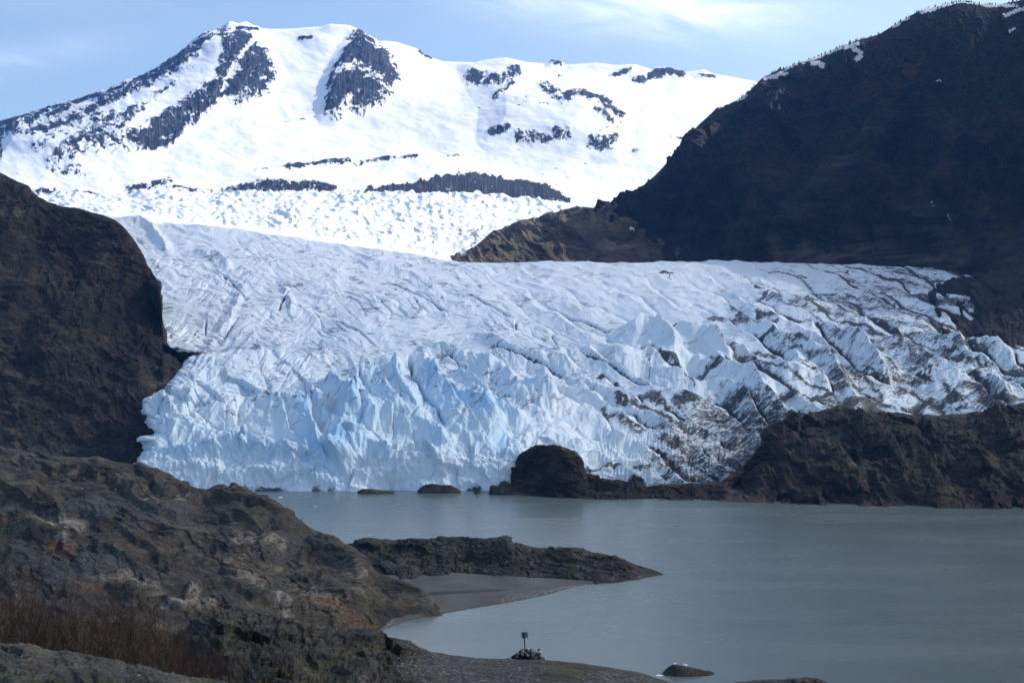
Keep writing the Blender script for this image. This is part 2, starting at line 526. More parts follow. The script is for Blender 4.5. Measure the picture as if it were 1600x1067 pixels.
def water_mat():
    m = new_mat('silty_lake_water'); N = NB(m)
    p = N.pos()
    a = N.noise(N.mapv(p, (0.55, 0.9, 1), (0, 0, 0.3)), 1.0, 4, 0.6)
    b = N.noise(N.mapv(p, (0.10, 0.22, 1), (0, 0, 0.2)), 1.0, 4, 0.55)
    c = N.noise(N.mapv(p, (0.006, 0.02, 1), (0, 0, 0.15)), 1.0, 4, 0.55)
    nm = N.bump(b, 0.22, 0.5)
    nm = N.bump(a, 0.10, 0.08, nm)
    col = N.ramp(c, [(0.35, (0.100, 0.130, 0.118)), (0.65, (0.114, 0.144, 0.130))])
    N.out(col, N.rng(c, 0.3, 0.7, 0.22, 0.30), nm, 0.5, IOR=1.33)
    return m

# ------------------------------------------------------------------ snow mountain
def soft_lines(PX, PY, items):
    r = np.zeros(PX.shape, np.float32)
    for pts, rad, amp in items:
        d, _, _ = seg_dist(PX, PY, pts)
        r = np.maximum(r, amp * np.clip(1.25 - d / rad, 0, 1))
    return r
def snow_mountain():
    px = np.linspace(-700, 2100, 1750)
    crest = [(-700,420),(-400,330),(-200,255),(0,190),(40,182),(75,168),(130,152),(165,140),(200,125),(235,112),(262,95),(285,82),(300,66),(318,50),(340,46),(350,40),(358,33),(372,36),(385,34),(400,42),(420,46),(460,45),(500,42),(515,38),(545,40),(565,48),(572,56),(590,62),(620,66),(650,76),(672,90),(690,96),(740,99),(760,94),(790,91),(820,98),(850,100),(862,93),(875,96),(885,102),(930,98),(960,102),(990,100),(1015,108),(1040,104),(1060,110),(1075,112),(1100,108),(1115,116),(1140,120),(1180,128),(1250,150),(1400,210),(1700,260),(2100,330)]
    rng_ = np.random.RandomState(3)
    xx = np.arange(-700, 2101, 10.0)
    soft = list(zip(xx, smooth1(np.interp(xx, [q[0] for q in crest], [q[1] for q in crest]), 13) + 17))
    rows = [
        [(-700,430,5000),(0,380,5150),(900,380,5250),(2100,420,5200)],
        [(-700,420,5200),(-100,330,5450),(0,318,5500),(300,305,5600),(745,300,5600),(900,318,5600),(1100,330,5600),(2100,400,5400)],
        [(-700,420,5400),(0,280,5900),(300,265,6000),(600,262,6100),(900,265,6100),(1200,280,6000),(2100,390,5600)],
        [(-700,415,6000),(-300,320,6500),(0,240,6600),(200,190,6800),(400,160,7100),(650,170,7100),(900,170,6900),(1200,190,6900),(2100,350,6200)],
        [(x, y, 8050 if x > 380 else (7450 if x < 180 else 7450 + (x - 180) * 3.0)) for x, y in soft],
        [(x, y, 8300 if x > 380 else (7600 if x < 180 else 7600 + (x - 180) * 3.5)) for x, y in crest],
        [(x, y + 60, 9600) for x, y in crest],
    ]
    PX, PY, D, T = surface(rows, [14, 80, 150, 190, 34, 30], px, 3, 121)
    # rock fields, traced on the slope
    R = soft_lines(PX, PY, [
        ([(0,215),(60,205),(130,180),(200,150),(260,120),(320,85)], 22, 0.80),
        ([(20,200),(110,205),(160,215)], 20, 0.55),
        ([(300,85),(345,60),(365,70),(375,100)], 30, 0.80),
        ([(375,62),(400,85),(418,115),(400,140),(370,150)], 26, 0.95),
        ([(385,118),(340,150),(300,178),(255,210),(215,225)], 24, 0.90),
        ([(215,225),(150,235),(95,250)], 26, 0.62),
        ([(320,110),(290,145),(250,165)], 22, 0.62),
        ([(160,190),(110,215),(60,240)], 15, 0.55),
        ([(0,215),(0,250)], 12, 0.7),
        ([(80,265),(130,272)], 16, 0.52), ([(55,297),(85,298)], 9, 0.85), ([(120,302),(150,305)], 8, 0.75),
        ([(558,62),(560,100),(545,150),(520,172)], 24, 0.80),
        ([(562,60),(590,85),(612,120),(595,148),(560,162)], 24, 0.92),
        ([(370,45),(402,47)], 5, 1.2), ([(468,60),(486,59)], 4, 1.1),
        ([(655,80),(672,90)], 6, 0.9),
        ([(735,122),(760,130),(785,132),(805,118)], 17, 0.88), ([(775,160),(800,140)], 9, 0.75),
        ([(850,145),(880,165),(905,155)], 15, 0.78), ([(900,155),(935,160),(965,185)], 17, 0.88), ([(935,178),(960,205)], 15, 0.66),
        ([(770,210),(792,208)], 10, 1.0), ([(810,218),(850,222),(885,215)], 15, 0.70), ([(925,228),(945,232),(962,220)], 14, 0.80),
        ([(870,110),(880,140)], 12, 0.45), ([(805,165),(840,170),(860,180)], 16, 0.42),
        ([(862,96),(876,100)], 8, 0.7), ([(955,118),(985,108)], 6, 0.9), ([(990,124),(1010,122)], 8, 1.0), ([(1015,118),(1045,110),(1065,116)], 9, 1.15), ([(1090,118),(1115,120)], 6, 0.8),
        ([(450,262),(500,256),(545,252)], 7, 0.95), ([(555,256),(600,248),(650,246)], 6, 0.75), ([(690,245),(720,243)], 4, 0.55),
        ([(400,268),(450,262)], 5, 0.5), ([(440,188),(500,180)], 3, 0.5),
        ([(200,298),(240,290),(262,280)], 11, 0.85), ([(262,296),(330,298)], 10, 0.62),
        ([(350,300),(400,292),(470,290),(520,294)], 11, 0.98), ([(480,290),(560,300)], 7, 0.6),
        ([(985,238),(995,236)], 6, 0.7), ([(1050,212),(1075,216)], 4, 0.7), ([(770,250),(900,262)], 14, 0.32), ([(820,275),(900,270)], 10, 0.36),
        ([(200,240),(300,225)], 14, 0.30), ([(120,285),(200,270)], 12, 0.35),
    ])
    wx = PX + fbm(PX / 12, PY / 12, 2.0, 5, 0.65) * 12; wy = PY + fbm(PX / 12, PY / 12, 8.0, 5, 0.65) * 12
    solid = poly_soft(wx, wy, [(562,302),(575,292),(620,287),(650,285),(690,276),(745,269),(790,276),(840,284),(868,296),(890,310),(893,322),(860,320),(800,316),(760,314),(740,312),(700,316),(640,312),(600,310)], 2.5)
    solid = np.maximum(solid, 0.8 * poly_soft(wx, wy, [(355,300),(375,288),(420,283),(470,284),(500,290),(470,299),(400,304)], 3))
    sp = sstep(0.18, 0.42, fbm(PX / 26, PY / 9, 66.0, 5, 0.6)) * sstep(640, 760, PX) * sstep(1000, 930, PX) * sstep(100, 130, PY) * 0.62
    sp = np.maximum(sp, sstep(0.2, 0.42, fbm(PX / 30, PY / 8, 67.0, 5, 0.6)) * sstep(235, 255, PY) * 0.55)
    R = np.maximum(R, sp)
    for pl_, v_, so_ in (([(557,57),(580,62),(606,88),(622,125),(600,148),(585,158),(560,165),(545,160),(528,178),(507,181),(509,140),(520,110),(535,85)], 1.12, 4),
                   ([(350,62),(372,58),(400,75),(418,105),(432,124),(418,140),(395,148),(360,160),(330,178),(300,200),(262,232),(225,240),(190,228),(240,195),(290,170),(330,150),(345,110)], 1.05, 5),
                   ([(-200,262),(0,188),(120,156),(200,126),(262,97),(330,52),(352,60),(300,110),(250,140),(190,170),(130,205),(60,225),(0,222),(-200,300)], 0.92, 6),
                   ([(60,262),(160,190),(250,165),(220,215),(110,258)], 0.74, 8)):
        R = np.maximum(R, v_ * poly_soft(wx, wy, pl_, so_))
    for pts, r, v in (([(528,118),(560,112),(600,140)], 9, .55), ([(570,70),(590,82)], 5, .5), ([(338,75),(318,120),(268,168),(215,205)], 11, .6), ([(400,62),(372,110),(350,150)], 5, .5), ([(330,140),(372,120)], 6, .4), ([(150,168),(100,195),(40,215)], 7, .45), ([(515,150),(530,120)], 5, .3)):
        d, _, _ = seg_dist(wx, wy, pts); R = np.clip(R - v * np.clip(1.3 - d / r, 0, 1), 0, 2)
    # snow fan in front of the cliff
    solid *= 1 - poly_soft(PX, PY, [(730,320),(742,298),(748,298),(775,320)], 3)
    R = np.where(T[:, None] > 5.4, 0.0, R)
    # relief: broad undulation, crags where rock is
    h = fbm(PX / 170, PY / 80, 1.0, 3) * 9 + fbm((PX + PY * 1.6) / 90, (PY - PX * 0.4) / 30, 2.0, 4) * 3.5 + fbm((PX + PY) / 60, PY / 40, 5.0, 3) * 0.8
    crag = facets(wx / 17, wy / 13, 3) * 5 + ridged(PX / 16, PY / 12, 4.0, 4) * 9
    h = h + crag * np.clip(R, 0, 1) ** 2 * 0.36
    # the pyramid and the big left buttress stand out of the snow
    h += 12 * poly_soft(PX, PY, [(555,55),(575,58),(604,88),(622,125),(600,150),(560,165),(525,182),(506,178),(512,130),(535,85)], 14) ** 1.2
    h += 14 * poly_soft(PX, PY, [(0,190),(180,140),(330,62),(380,55),(428,120),(380,155),(300,190),(220,235),(90,262),(0,250)], 22)
    h += 10 * poly_soft(PX, PY, [(735,108),(800,98),(900,140),(975,180),(965,235),(880,232),(800,225),(765,215),(770,170)], 22)
    edge = sstep(4.0, 4.02, T)[:, None] * 0
    top = 1 - 0.8 * np.exp(-((T - 5.0) / 0.6) ** 2)[:, None]
    h = h * top + (fbm(PX / 14, PY * 0 + 1, 3.0, 4) * 5) * np.exp(-((T - 5.0) / 0.4) ** 2)[:, None] * sstep(0.1, 0.5, R + 0.3 * (PX < 420))
    cave = -10 * solid * sstep(300, 275, PY)
    P = displace(PX, PY, D, h + cave * 0, 0.15)
    o = grid_mesh('snow_mountain', P, snowmtn_mat(), {'rock': np.maximum(R * 0.76, solid * 0.93)}, (PX, PY))
    tag(o, kind='structure')
snow_mountain()

# ------------------------------------------------------------------ glacier
CREST = [(-500,330),(0,330),(150,334),(185,342),(215,346),(250,350),(330,354),(400,364),(450,373),(560,386),(640,396),(700,407),(760,411),(860,410),(1000,412),(1200,411),(1350,414),(1450,418),(1500,425),(1600,440),(2200,480)]
def glacier():
    nx = 1500
    s = np.linspace(0, 1, nx)[None, :]
    # (nominal v, [(px, py, D)])
    L = [
        (776, [(-500,790,1143),(300,790,1143),(800,790,1150),(900,790,1190),(1050,790,1230),(1150,800,1260),(1300,810,1400),(2200,810,1500)]),
        (735, [(-500,735,1176),(300,735,1176),(560,735,1172),(800,735,1182),(900,740,1210),(1050,752,1265),(1150,740,1300),(1300,735,1450),(2200,740,1600)]),
        (695, [(-500,695,1200),(300,695,1200),(560,700,1192),(800,697,1208),(900,700,1250),(1050,705,1310),(1200,700,1420),(1600,700,1550),(2200,700,1650)]),
        (650, [(-500,650,1260),(500,650,1270),(800,655,1290),(1000,655,1370),(1200,650,1450),(1600,650,1640),(2200,650,1700)]),
        (600, [(-500,600,1440),(500,600,1450),(800,600,1470),(1200,600,1600),(1600,600,1760),(2200,610,1800)]),
        (550, [(-500,550,1660),(800,550,1690),(1200,550,1790),(1600,556,1880),(2200,575,1900)]),
        (500, [(-500,500,1930),(800,500,1960),(1200,500,2020),(1600,510,2080),(2200,540,2100)]),
        (460, [(-500,450,2200),(200,450,2200),(800,460,2250),(1200,460,2280),(1600,475,2280),(2200,520,2300)]),
        (430, [(-500,395,2550),(200,395,2550),(400,405,2600),(700,430,2620),(1200,430,2620),(1600,455,2550),(2200,500,2500)]),
        (411, [(x, y, 3000 if x < 1300 else 2900) for x, y in CREST]),
        (405, [(-500,327,3300),(180,334,3300),(450,365,3300),(650,392,3300),(720,412,3250),(1000,424,3300),(2200,500,3000)]),
        (380, [(-500,322,4000),(200,325,4000),(450,343,3900),(700,368,3900),(850,378,3900),(1000,400,3900),(2200,500,3300)]),
        (345, [(-500,312,4700),(200,313,4700),(450,318,4700),(700,328,4700),(900,345,4700),(1000,360,4700),(2200,500,3600)]),
        (305, [(-500,312,5350),(0,307,5350),(200,307,5350),(400,302,5350),(560,304,5350),(700,307,5350),(745,303,5350),(800,310,5300),(890,319,5300),(1100,340,5200),(2200,500,3800)]),
        (295, [(-500,340,5600),(200,325,5650),(900,340,5600),(2200,520,4000)]),
    ]
    px0 = np.linspace(-500, 2200, 900)
    cnt = [55, 60, 75, 85, 80, 80, 70, 60, 50, 12, 45, 50, 60, 8]
    PX0, PY0, D0, T = surface([l[1] for l in L], cnt, px0, 5)
    vlev = np.array([l[0] for l in L], float)
    V = np.interp(T, np.arange(len(L)), vlev)
    xl = np.interp(-V, [-776,-735,-720,-705,-690,-675,-660,-640,-625,-600,-580,-560,-552,-548,-544,-541,-536,-530,-520,-505,-480,-430,-411,-300],
                       [212, 208, 214, 226, 222, 234, 226, 216, 226, 252, 268, 288, 302, 280, 244, 226, 203, 212, 222, 232, 205, 150, 60, -500])
    xl = xl + fbm(V / 9, V * 0, 3.3, 4) * 9 * sstep(790, 760, V) * sstep(500, 520, V)
    # cols: dense inside the picture
    u = np.concatenate([np.linspace(0, 1, nx - 150) * 0.74, np.linspace(0.7405, 1, 150)])
    PX = np.empty((len(V), nx)); PY = np.empty_like(PX); D = np.empty_like(PX)
    for i in range(len(V)):
        a = xl[i]
        # u 0..0.74 covers a..1620, rest to 2200
        x = np.where(u < 0.7401, a + u / 0.74 * (1620 - a), 1620 + (u - 0.74) / 0.26 * 580)
        PX[i] = x
        PY[i] = np.interp(x, px0, PY0[i]); D[i] = np.interp(x, px0, D0[i])
    Vg = V[:, None] + 0 * PX
    QX, QY = PX, PY
    # ---- relief, in pixels
    def lay(ang, la, lb, z, warp=10.0):
        t = math.radians(ang)
        wx = QX + fbm(QX / 70, QY / 50, z + 40, 3) * warp
        wy = QY + fbm(QX / 70, QY / 50, z + 50, 3) * warp
        return (wx * math.cos(t) + wy * math.sin(t)) / la, (-wx * math.sin(t) + wy * math.cos(t)) / lb
    tongue = sstep(404, 416, Vg)
    far = 1 - tongue
    # weights of the regions
    wR = sstep(760, 1000, QX + (600 - QY) * 0.4) * tongue
    wTop = sstep(540, 440, QY) * tongue
    wL = sstep(560, 380, QX) * tongue
    wC = np.clip(tongue - wR - wL, 0, 1)
    LN = {}
    def saw(a, b, z, k=0.35):
        """asymmetric waves across b, elongated along a: gentle back, steep front"""
        ph = b + fbm(a, b * 0.25, z, 3) * 1.5
        f = ph - np.floor(ph)
        tri = np.where(f < k, f / k, (1 - f) / (1 - k))
        am = 0.35 + 0.9 * np.clip(fbm(a * 0.7, b * 0.6, z + 3, 3) + 0.45, 0, 1)
        LN[z] = np.exp(-(np.minimum(f, 1 - f) / 0.055) ** 2)
        return tri ** 1.25 * am
    h = np.zeros_like(QX)
    persp = np.interp(QY, [330, 420, 480, 560, 650, 780], [0.35, 0.38, 0.6, 0.95, 1.25, 1.4])
    patch = sstep(-0.25, 0.35, fbm(QX / 95, QY / 55, 61.0, 3))      # quiet and broken stretches
    patch2 = sstep(-0.2, 0.3, fbm(QX / 60, QY / 40, 71.0, 3))
    a, b = lay(29, 230, 31, 1.0, 15); big = saw(a, b, 1.0)
    a, b = lay(28, 95, 13, 2.0, 10);  med = ridged(a, b, 2.0, 3)
    h += wR * persp * (big * 17 + med * 2.4 * patch - 4.5 * LN[1.0]) * sstep(420, 500, QY + 20)
    a, b = lay(8, 70, 9, 3.0, 8);  t1 = ridged(a, b, 5.0, 3)
    a, b = lay(14, 60, 14, 6.0, 8); t2 = saw(a, b, 9.0, 0.6)
    h += wTop * (t1 * 2.4 * (0.3 + patch2) + t2 * 3.4) * 0.85
    a, b = lay(-42, 60, 15, 7.0, 12); l1 = ridged(a, b, 7.0, 4)
    a, b = lay(35, 45, 17, 8.0, 12); l2 = ridged(a, b, 8.0, 4)
    h += (wL * 0.8 + 0.2 * wC) * persp * l1 * 6.0 * (0.1 + patch) + (wL * 0.5 + wC) * persp * l2 * 4.5 * (0.1 + patch2)
    h += (fbm(QX / 80, QY / 32, 91.0, 3) * 9 + fbm(QX / 190, QY / 55, 95.0, 2) * 20) * persp * tongue
    # broken seracs above and on the front
    fr = np.exp(-((QY - 640) / 62) ** 2) * sstep(215, 300, QX) * sstep(900, 760, QX) * tongue
    wx = QX + fbm(QX / 30, QY / 30, 4.0, 3) * 10; wy = QY + fbm(QX / 30, QY / 30, 14.0, 3) * 10
    t = math.radians(40)
    ca = (wx * math.cos(t) + wy * math.sin(t)) / 92; cb = (-wx * math.sin(t) + wy * math.cos(t)) / 36
    h += fr * facets(ca, cb, 2) * 14
    f1, f2, _, _, _ = cells(ca, cb, 2)
    h -= fr * 6 * np.exp(-((f2 - f1) / 0.055))
    ca2 = wx / 30; cb2 = wy / 26
    h += fr * facets(ca2, cb2, 12) * 1.8
    f1, f2, _, _, _ = cells(ca2, cb2, 12)
    h -= (fr + 0.8 * sstep(672, 705, QY) * sstep(1000, 860, QX)) * 2.6 * np.exp(-((f2 - f1) / 0.07))
    h += tongue * facets(wx / 17, wy / 12, 5) * 1.6 * patch2 * np.clip(persp, 0.4, 1.2)
    cliff = sstep(672, 705, QY) * sstep(1000, 860, QX) * tongue
    c1 = facets(wx / 60, wy / 44, 7) * 12 + facets(wx / 20, wy / 20, 9) * 2.6 + billow(wx / 40, wy / 44, 3.0, 4) * 9
    flute = ridged(wx / 9, wy / 60, 3.0, 3) * 2.2
    h += cliff * (c1 + flute)
    # right flank ice edge, fluted vertically
    rf = sstep(900, 960, QX) * sstep(1260, 1180, QX) * sstep(650, 690, QY)
    h += rf * (ridged(QX / 5.5, QY / 26, 6.0, 3) * 3.2 + ridged(QX / 30, QY / 16, 8.0, 3) * 5)
    h += fbm(QX / 6, QY / 5, 3.0, 4) * 0.55 * np.clip(persp, 0.3, 1.2)
    # hand-placed ridges: points, height, width on the left of travel, width on the right
    RG = [
        ([(484,636),(480,652),(490,680),(499,704)], 26, 15, 52),
        ([(512,602),(528,622),(546,642)], 18, 16, 16), ([(490,625),(502,645),(518,672)], 20, 14, 10),
        ([(545,638),(536,670),(522,706),(508,722)], 26, 52, 26), ([(545,638),(572,654),(592,668)], 18, 20, 20),
        ([(571,590),(556,618),(551,640)], 22, 26, 16), ([(571,590),(590,612),(604,638),(632,664)], 20, 14, 26),
        ([(614,570),(622,590),(618,615)], 20, 14, 22), ([(660,560),(668,590),(692,612)], 18, 24, 18),
        ([(612,612),(640,640),(660,662)], 14, 18, 18),
        ([(650,598),(684,622),(716,640),(758,656),(788,676)], 26, 16, 42),
        ([(668,610),(700,618),(730,634),(756,648)], 10, 10, 12),
        ([(700,590),(735,612),(765,640),(800,655),(826,668)], 18, 14, 20),
        ([(745,578),(778,582),(810,612),(850,632),(872,640)], 20, 20, 34),
        ([(680,540),(720,560),(752,572),(775,582)], 12, 12, 18),
        ([(760,530),(790,552),(830,566),(870,575),(905,590)], 14, 12, 20),
        ([(826,608),(842,622),(860,632)], 12, 14, 16),
        ([(622,668),(655,672),(688,690),(694,704)], 16, 22, 18), ([(540,700),(568,690),(596,700),(606,716)], 14, 18, 20),
        ([(428,720),(446,706),(462,728)], 12, 16, 14), ([(250,712),(290,710),(330,708),(385,690),(412,700),(450,704)], 14, 9, 22),
        ([(262,668),(282,662),(330,676),(384,684)], 12, 14, 26), ([(330,606),(380,600),(430,630),(460,645)], 8, 20, 22),
        ([(222,640),(246,632),(270,648)], 12, 10, 14), ([(218,664),(245,654),(262,660)], 10, 8, 10), ([(248,625),(262,640),(272,650)], 8, 10, 8),
        ([(300,612),(298,630),(282,652)], 8, 10, 16),
        ([(800,690),(830,680),(860,684),(890,694),(925,705)], 8, 12, 12),
        ([(970,540),(1008,522),(1030,540),(1050,566),(1060,590)], 22, 22, 44),
        ([(850,560),(912,560),(975,572),(1010,566),(1055,590),(1080,602)], 14, 14, 30),
        ([(1040,535),(1098,530),(1120,556),(1140,596),(1168,614),(1195,628)], 26, 16, 50),
        ([(1045,552),(1090,575),(1140,598)], 10, 8, 14),
        ([(1150,548),(1180,580),(1225,600),(1270,612)], 18, 12, 26),
        ([(1190,524),(1240,548),(1290,582),(1330,610)], 18, 12, 24), ([(1230,580),(1262,590),(1300,620)], 14, 10, 20),
        ([(1250,516),(1300,530),(1340,560),(1385,600)], 15, 10, 22), ([(1340,505),(1390,520),(1420,545)], 15, 10, 22),
        ([(1330,548),(1370,570),(1400,598)], 12, 10, 18), ([(1430,530),(1480,548),(1540,560),(1600,570)], 14, 10, 16),
        ([(1510,590),(1550,600),(1575,630)], 14, 14, 12), ([(1380,540),(1450,580),(1510,600)], 12, 10, 18),
        ([(900,600),(950,625),(1000,655),(1060,680)], 10, 8, 14), ([(790,625),(860,640),(930,655)], 8, 8, 14),
        ([(200,345),(230,352),(252,380),(262,392)], 8, 12, 8), ([(440,450),(452,470),(455,490)], 4, 10, 6),
        ([(380,455),(360,500),(330,528)], 3.5, 8, 12), ([(300,395),(340,405),(360,420)], 6, 6, 10), ([(560,400),(620,420),(680,450)], 5, 6, 12),
    ]
    fresh = np.zeros_like(QX)
    for pts, hh, wl, wr in RG:
        xs = [q[0] for q in pts]; ys = [q[1] for q in pts]; mw = max(wl, wr)
        m = (QX > min(xs) - mw) & (QX < max(xs) + mw) & (QY > min(ys) - mw) & (QY < max(ys) + mw) & (Vg > 404)
        jx = QX[m] + fbm(QX[m] / 14, QY[m] / 14, 1.5, 3) * 5; jy = QY[m] + fbm(QX[m] / 14, QY[m] / 14, 6.5, 3) * 5
        d, sd, ps = seg_dist(jx, jy, pts)
        wd = np.where(sd < 0, wl, wr)
        prof = np.clip(1 - d / wd, 0, 1) ** 1.1
        taper = np.clip(np.minimum(ps, 1 - ps) * 5 + 0.35, 0, 1)
        h[m] += 1.3 * hh * prof * taper
        fresh[m] = np.maximum(fresh[m], prof * (hh / 30.0) * sstep(980, 800, QX[m]))
    # open crevasses
    cvd = np.zeros_like(QX)
    def QYm(p): return sum(q[1] for q in p) / len(p)
    CV = [([(690,548),(722,578),(752,600),(790,640),(812,655)], 8, 2.4), ([(760,545),(800,560),(850,580),(880,590)], 7, 2.2), ([(590,600),(600,625),(625,650),(640,668)], 10, 2.6), ([(740,600),(775,622),(800,636)], 7, 2.4), ([(540,690),(560,668),(575,660)], 8, 2.4), ([(270,648),(262,620),(250,606)], 7, 2.2), ([(322,640),(310,625),(300,612)], 7, 2.2),
          ([(900,560),(950,585),(1000,612),(1040,625)], 7, 2.2), ([(850,480),(900,500),(960,520)], 5, 1.8), ([(600,440),(650,462),(700,490)], 5, 1.8), ([(520,500),(560,520),(590,545)], 5, 1.8), ([(700,455),(760,480),(800,498)], 5, 1.8), ([(330,420),(360,440),(385,470)], 5, 1.8),
          ([(639,556),(643,574),(644,590),(641,607)], 26, 3.6), ([(556,606),(553,625),(555,640)], 14, 2.4), ([(622,605),(626,618)], 8, 2),
          ([(636,604),(662,635),(682,652),(697,672)], 12, 2.6), ([(806,502),(807,514)], 8, 2), ([(453,455),(440,475),(436,486)], 5, 2.6),
          ([(372,500),(352,522),(346,530)], 5, 2), ([(322,500),(320,520)], 5, 2), ([(832,612),(845,628)], 8, 2), ([(510,648),(517,668)], 6, 2),
          ([(862,520),(870,540)], 6, 2), ([(512,668),(510,690)], 7, 2.2), ([(430,700),(446,682)], 7, 2), ([(212,372),(222,380)], 6, 3)]
    for pts, dep, wd in CV:
        xs = [q[0] for q in pts]; ys = [q[1] for q in pts]
        m = (QX > min(xs) - 12) & (QX < max(xs) + 12) & (QY > min(ys) - 12) & (QY < max(ys) + 12)
        d, sd, ps = seg_dist(QX[m] + fbm(QX[m] / 6, QY[m] / 6, 1.0, 2) * 1.5, QY[m], pts)
        k = np.clip(1 - d / wd, 0, 1) ** 0.7 * np.clip(np.minimum(ps, 1 - ps) * 6 + 0.2, 0, 1)
        h[m] -= dep * k
        fresh[m] = np.maximum(fresh[m], 1.5 * k)
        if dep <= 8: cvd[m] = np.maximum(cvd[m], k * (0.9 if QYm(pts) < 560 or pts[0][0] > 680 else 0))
    # dense crevassing of the upper tongue: thin cuts between ice blocks
    ck = np.zeros_like(QX)
    for ang_, la_, lb_, sd_, z_ in ((30, 46, 10, 21, 81.0), (-38, 40, 11, 23, 82.0)):
        a, b = lay(ang_, la_, lb_, z_, 14)
        f1, f2, _, _, _ = cells(a, b, sd_)
        gate_ = sstep(-0.05, 0.25, fbm(QX / 85, QY / 45, z_ + 7, 3)) * tongue * sstep(700, 640, QY) * (1 - 0.8 * fr) * (1 - 0.6 * wR if ang_ > 0 else np.clip(wL * 1.3 + 0.15, 0, 1))
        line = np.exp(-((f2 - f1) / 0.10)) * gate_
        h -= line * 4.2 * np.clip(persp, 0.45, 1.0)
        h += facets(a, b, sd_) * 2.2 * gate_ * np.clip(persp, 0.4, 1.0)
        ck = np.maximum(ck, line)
    # far icefall
    hf = ridged(QX / 17, QY / 6.0, 3.0, 4) * 3.4 * (0.3 + patch2) + facets(wx / 13, wy / 6, 6) * 1.6 + ridged(QX / 42, QY / 13, 8.0, 3) * 2.5
    h += far * hf * 1.7 * sstep(412, 396, Vg)
    # ice rim on the rock at the left: round it over and tuck it behind
    du = (PX - xl[:, None])
    rim = np.exp(-np.clip(du, 0, None) / 7.0) * (Vg > 500)
    h -= rim * 3
    D = D * (1 + 0.05 * rim)
    h = h * (1 - 0.85 * sstep(748, 770, Vg))
    P = displace(QX, QY, D, h, 0.45)
    P[:, 0, 1] += 160; P[:, 0, 2] -= 25
    P[:, 1, 1] += 60
    # ---- debris, plus a painted shadow line at the left ice edge
    wx = QX + fbm(QX / 18, QY / 12, 24.0, 4) * 12; wy = QY + fbm(QX / 18, QY / 12, 34.0, 4) * 7
    dens = np.clip(sstep(960, 1420, QX + (QY - 520) * 0.35), 0, 1)
    a, b = lay(22, 60, 9, 12.0, 12)
    band = ridged(a, b, 21.0, 3)
    a, b = lay(10, 110, 16, 13.0, 14)
    band2 = fbm(a, b, 31.0, 4)
    trough = sstep(0.42, 0.12, big) * sstep(470, 520, QY)
    ln2 = np.zeros_like(QX)
    a, b = lay(26, 220, 15, 15.0, 12); ph = b + fbm(a, b * 0.25, 15.5, 3) * 1.6; f = ph - np.floor(ph)
    ln2 = np.exp(-(np.minimum(f, 1 - f) / 0.09) ** 2) * sstep(-0.15, 0.2, fbm(a * 0.8, b * 0.4, 18.0, 3))
    lowz = sstep(960, 1040, QX) * sstep(1260, 1200, QX) * sstep(620, 660, QY)
    dirt_shade = dens * 1.3 * (0.20 + 0.55 * LN[1.0] + 0.45 * ln2 + 0.34 * sstep(-0.1, 0.4, band2) + 0.16 * band) * tongue + 0.36 * lowz
    dirt_shade = dirt_shade + 0.55 * LN[1.0] * sstep(820, 1000, QX) * sstep(480, 540, QY) * (1 - dens)
    dirt_shade = np.maximum(dirt_shade, 0)
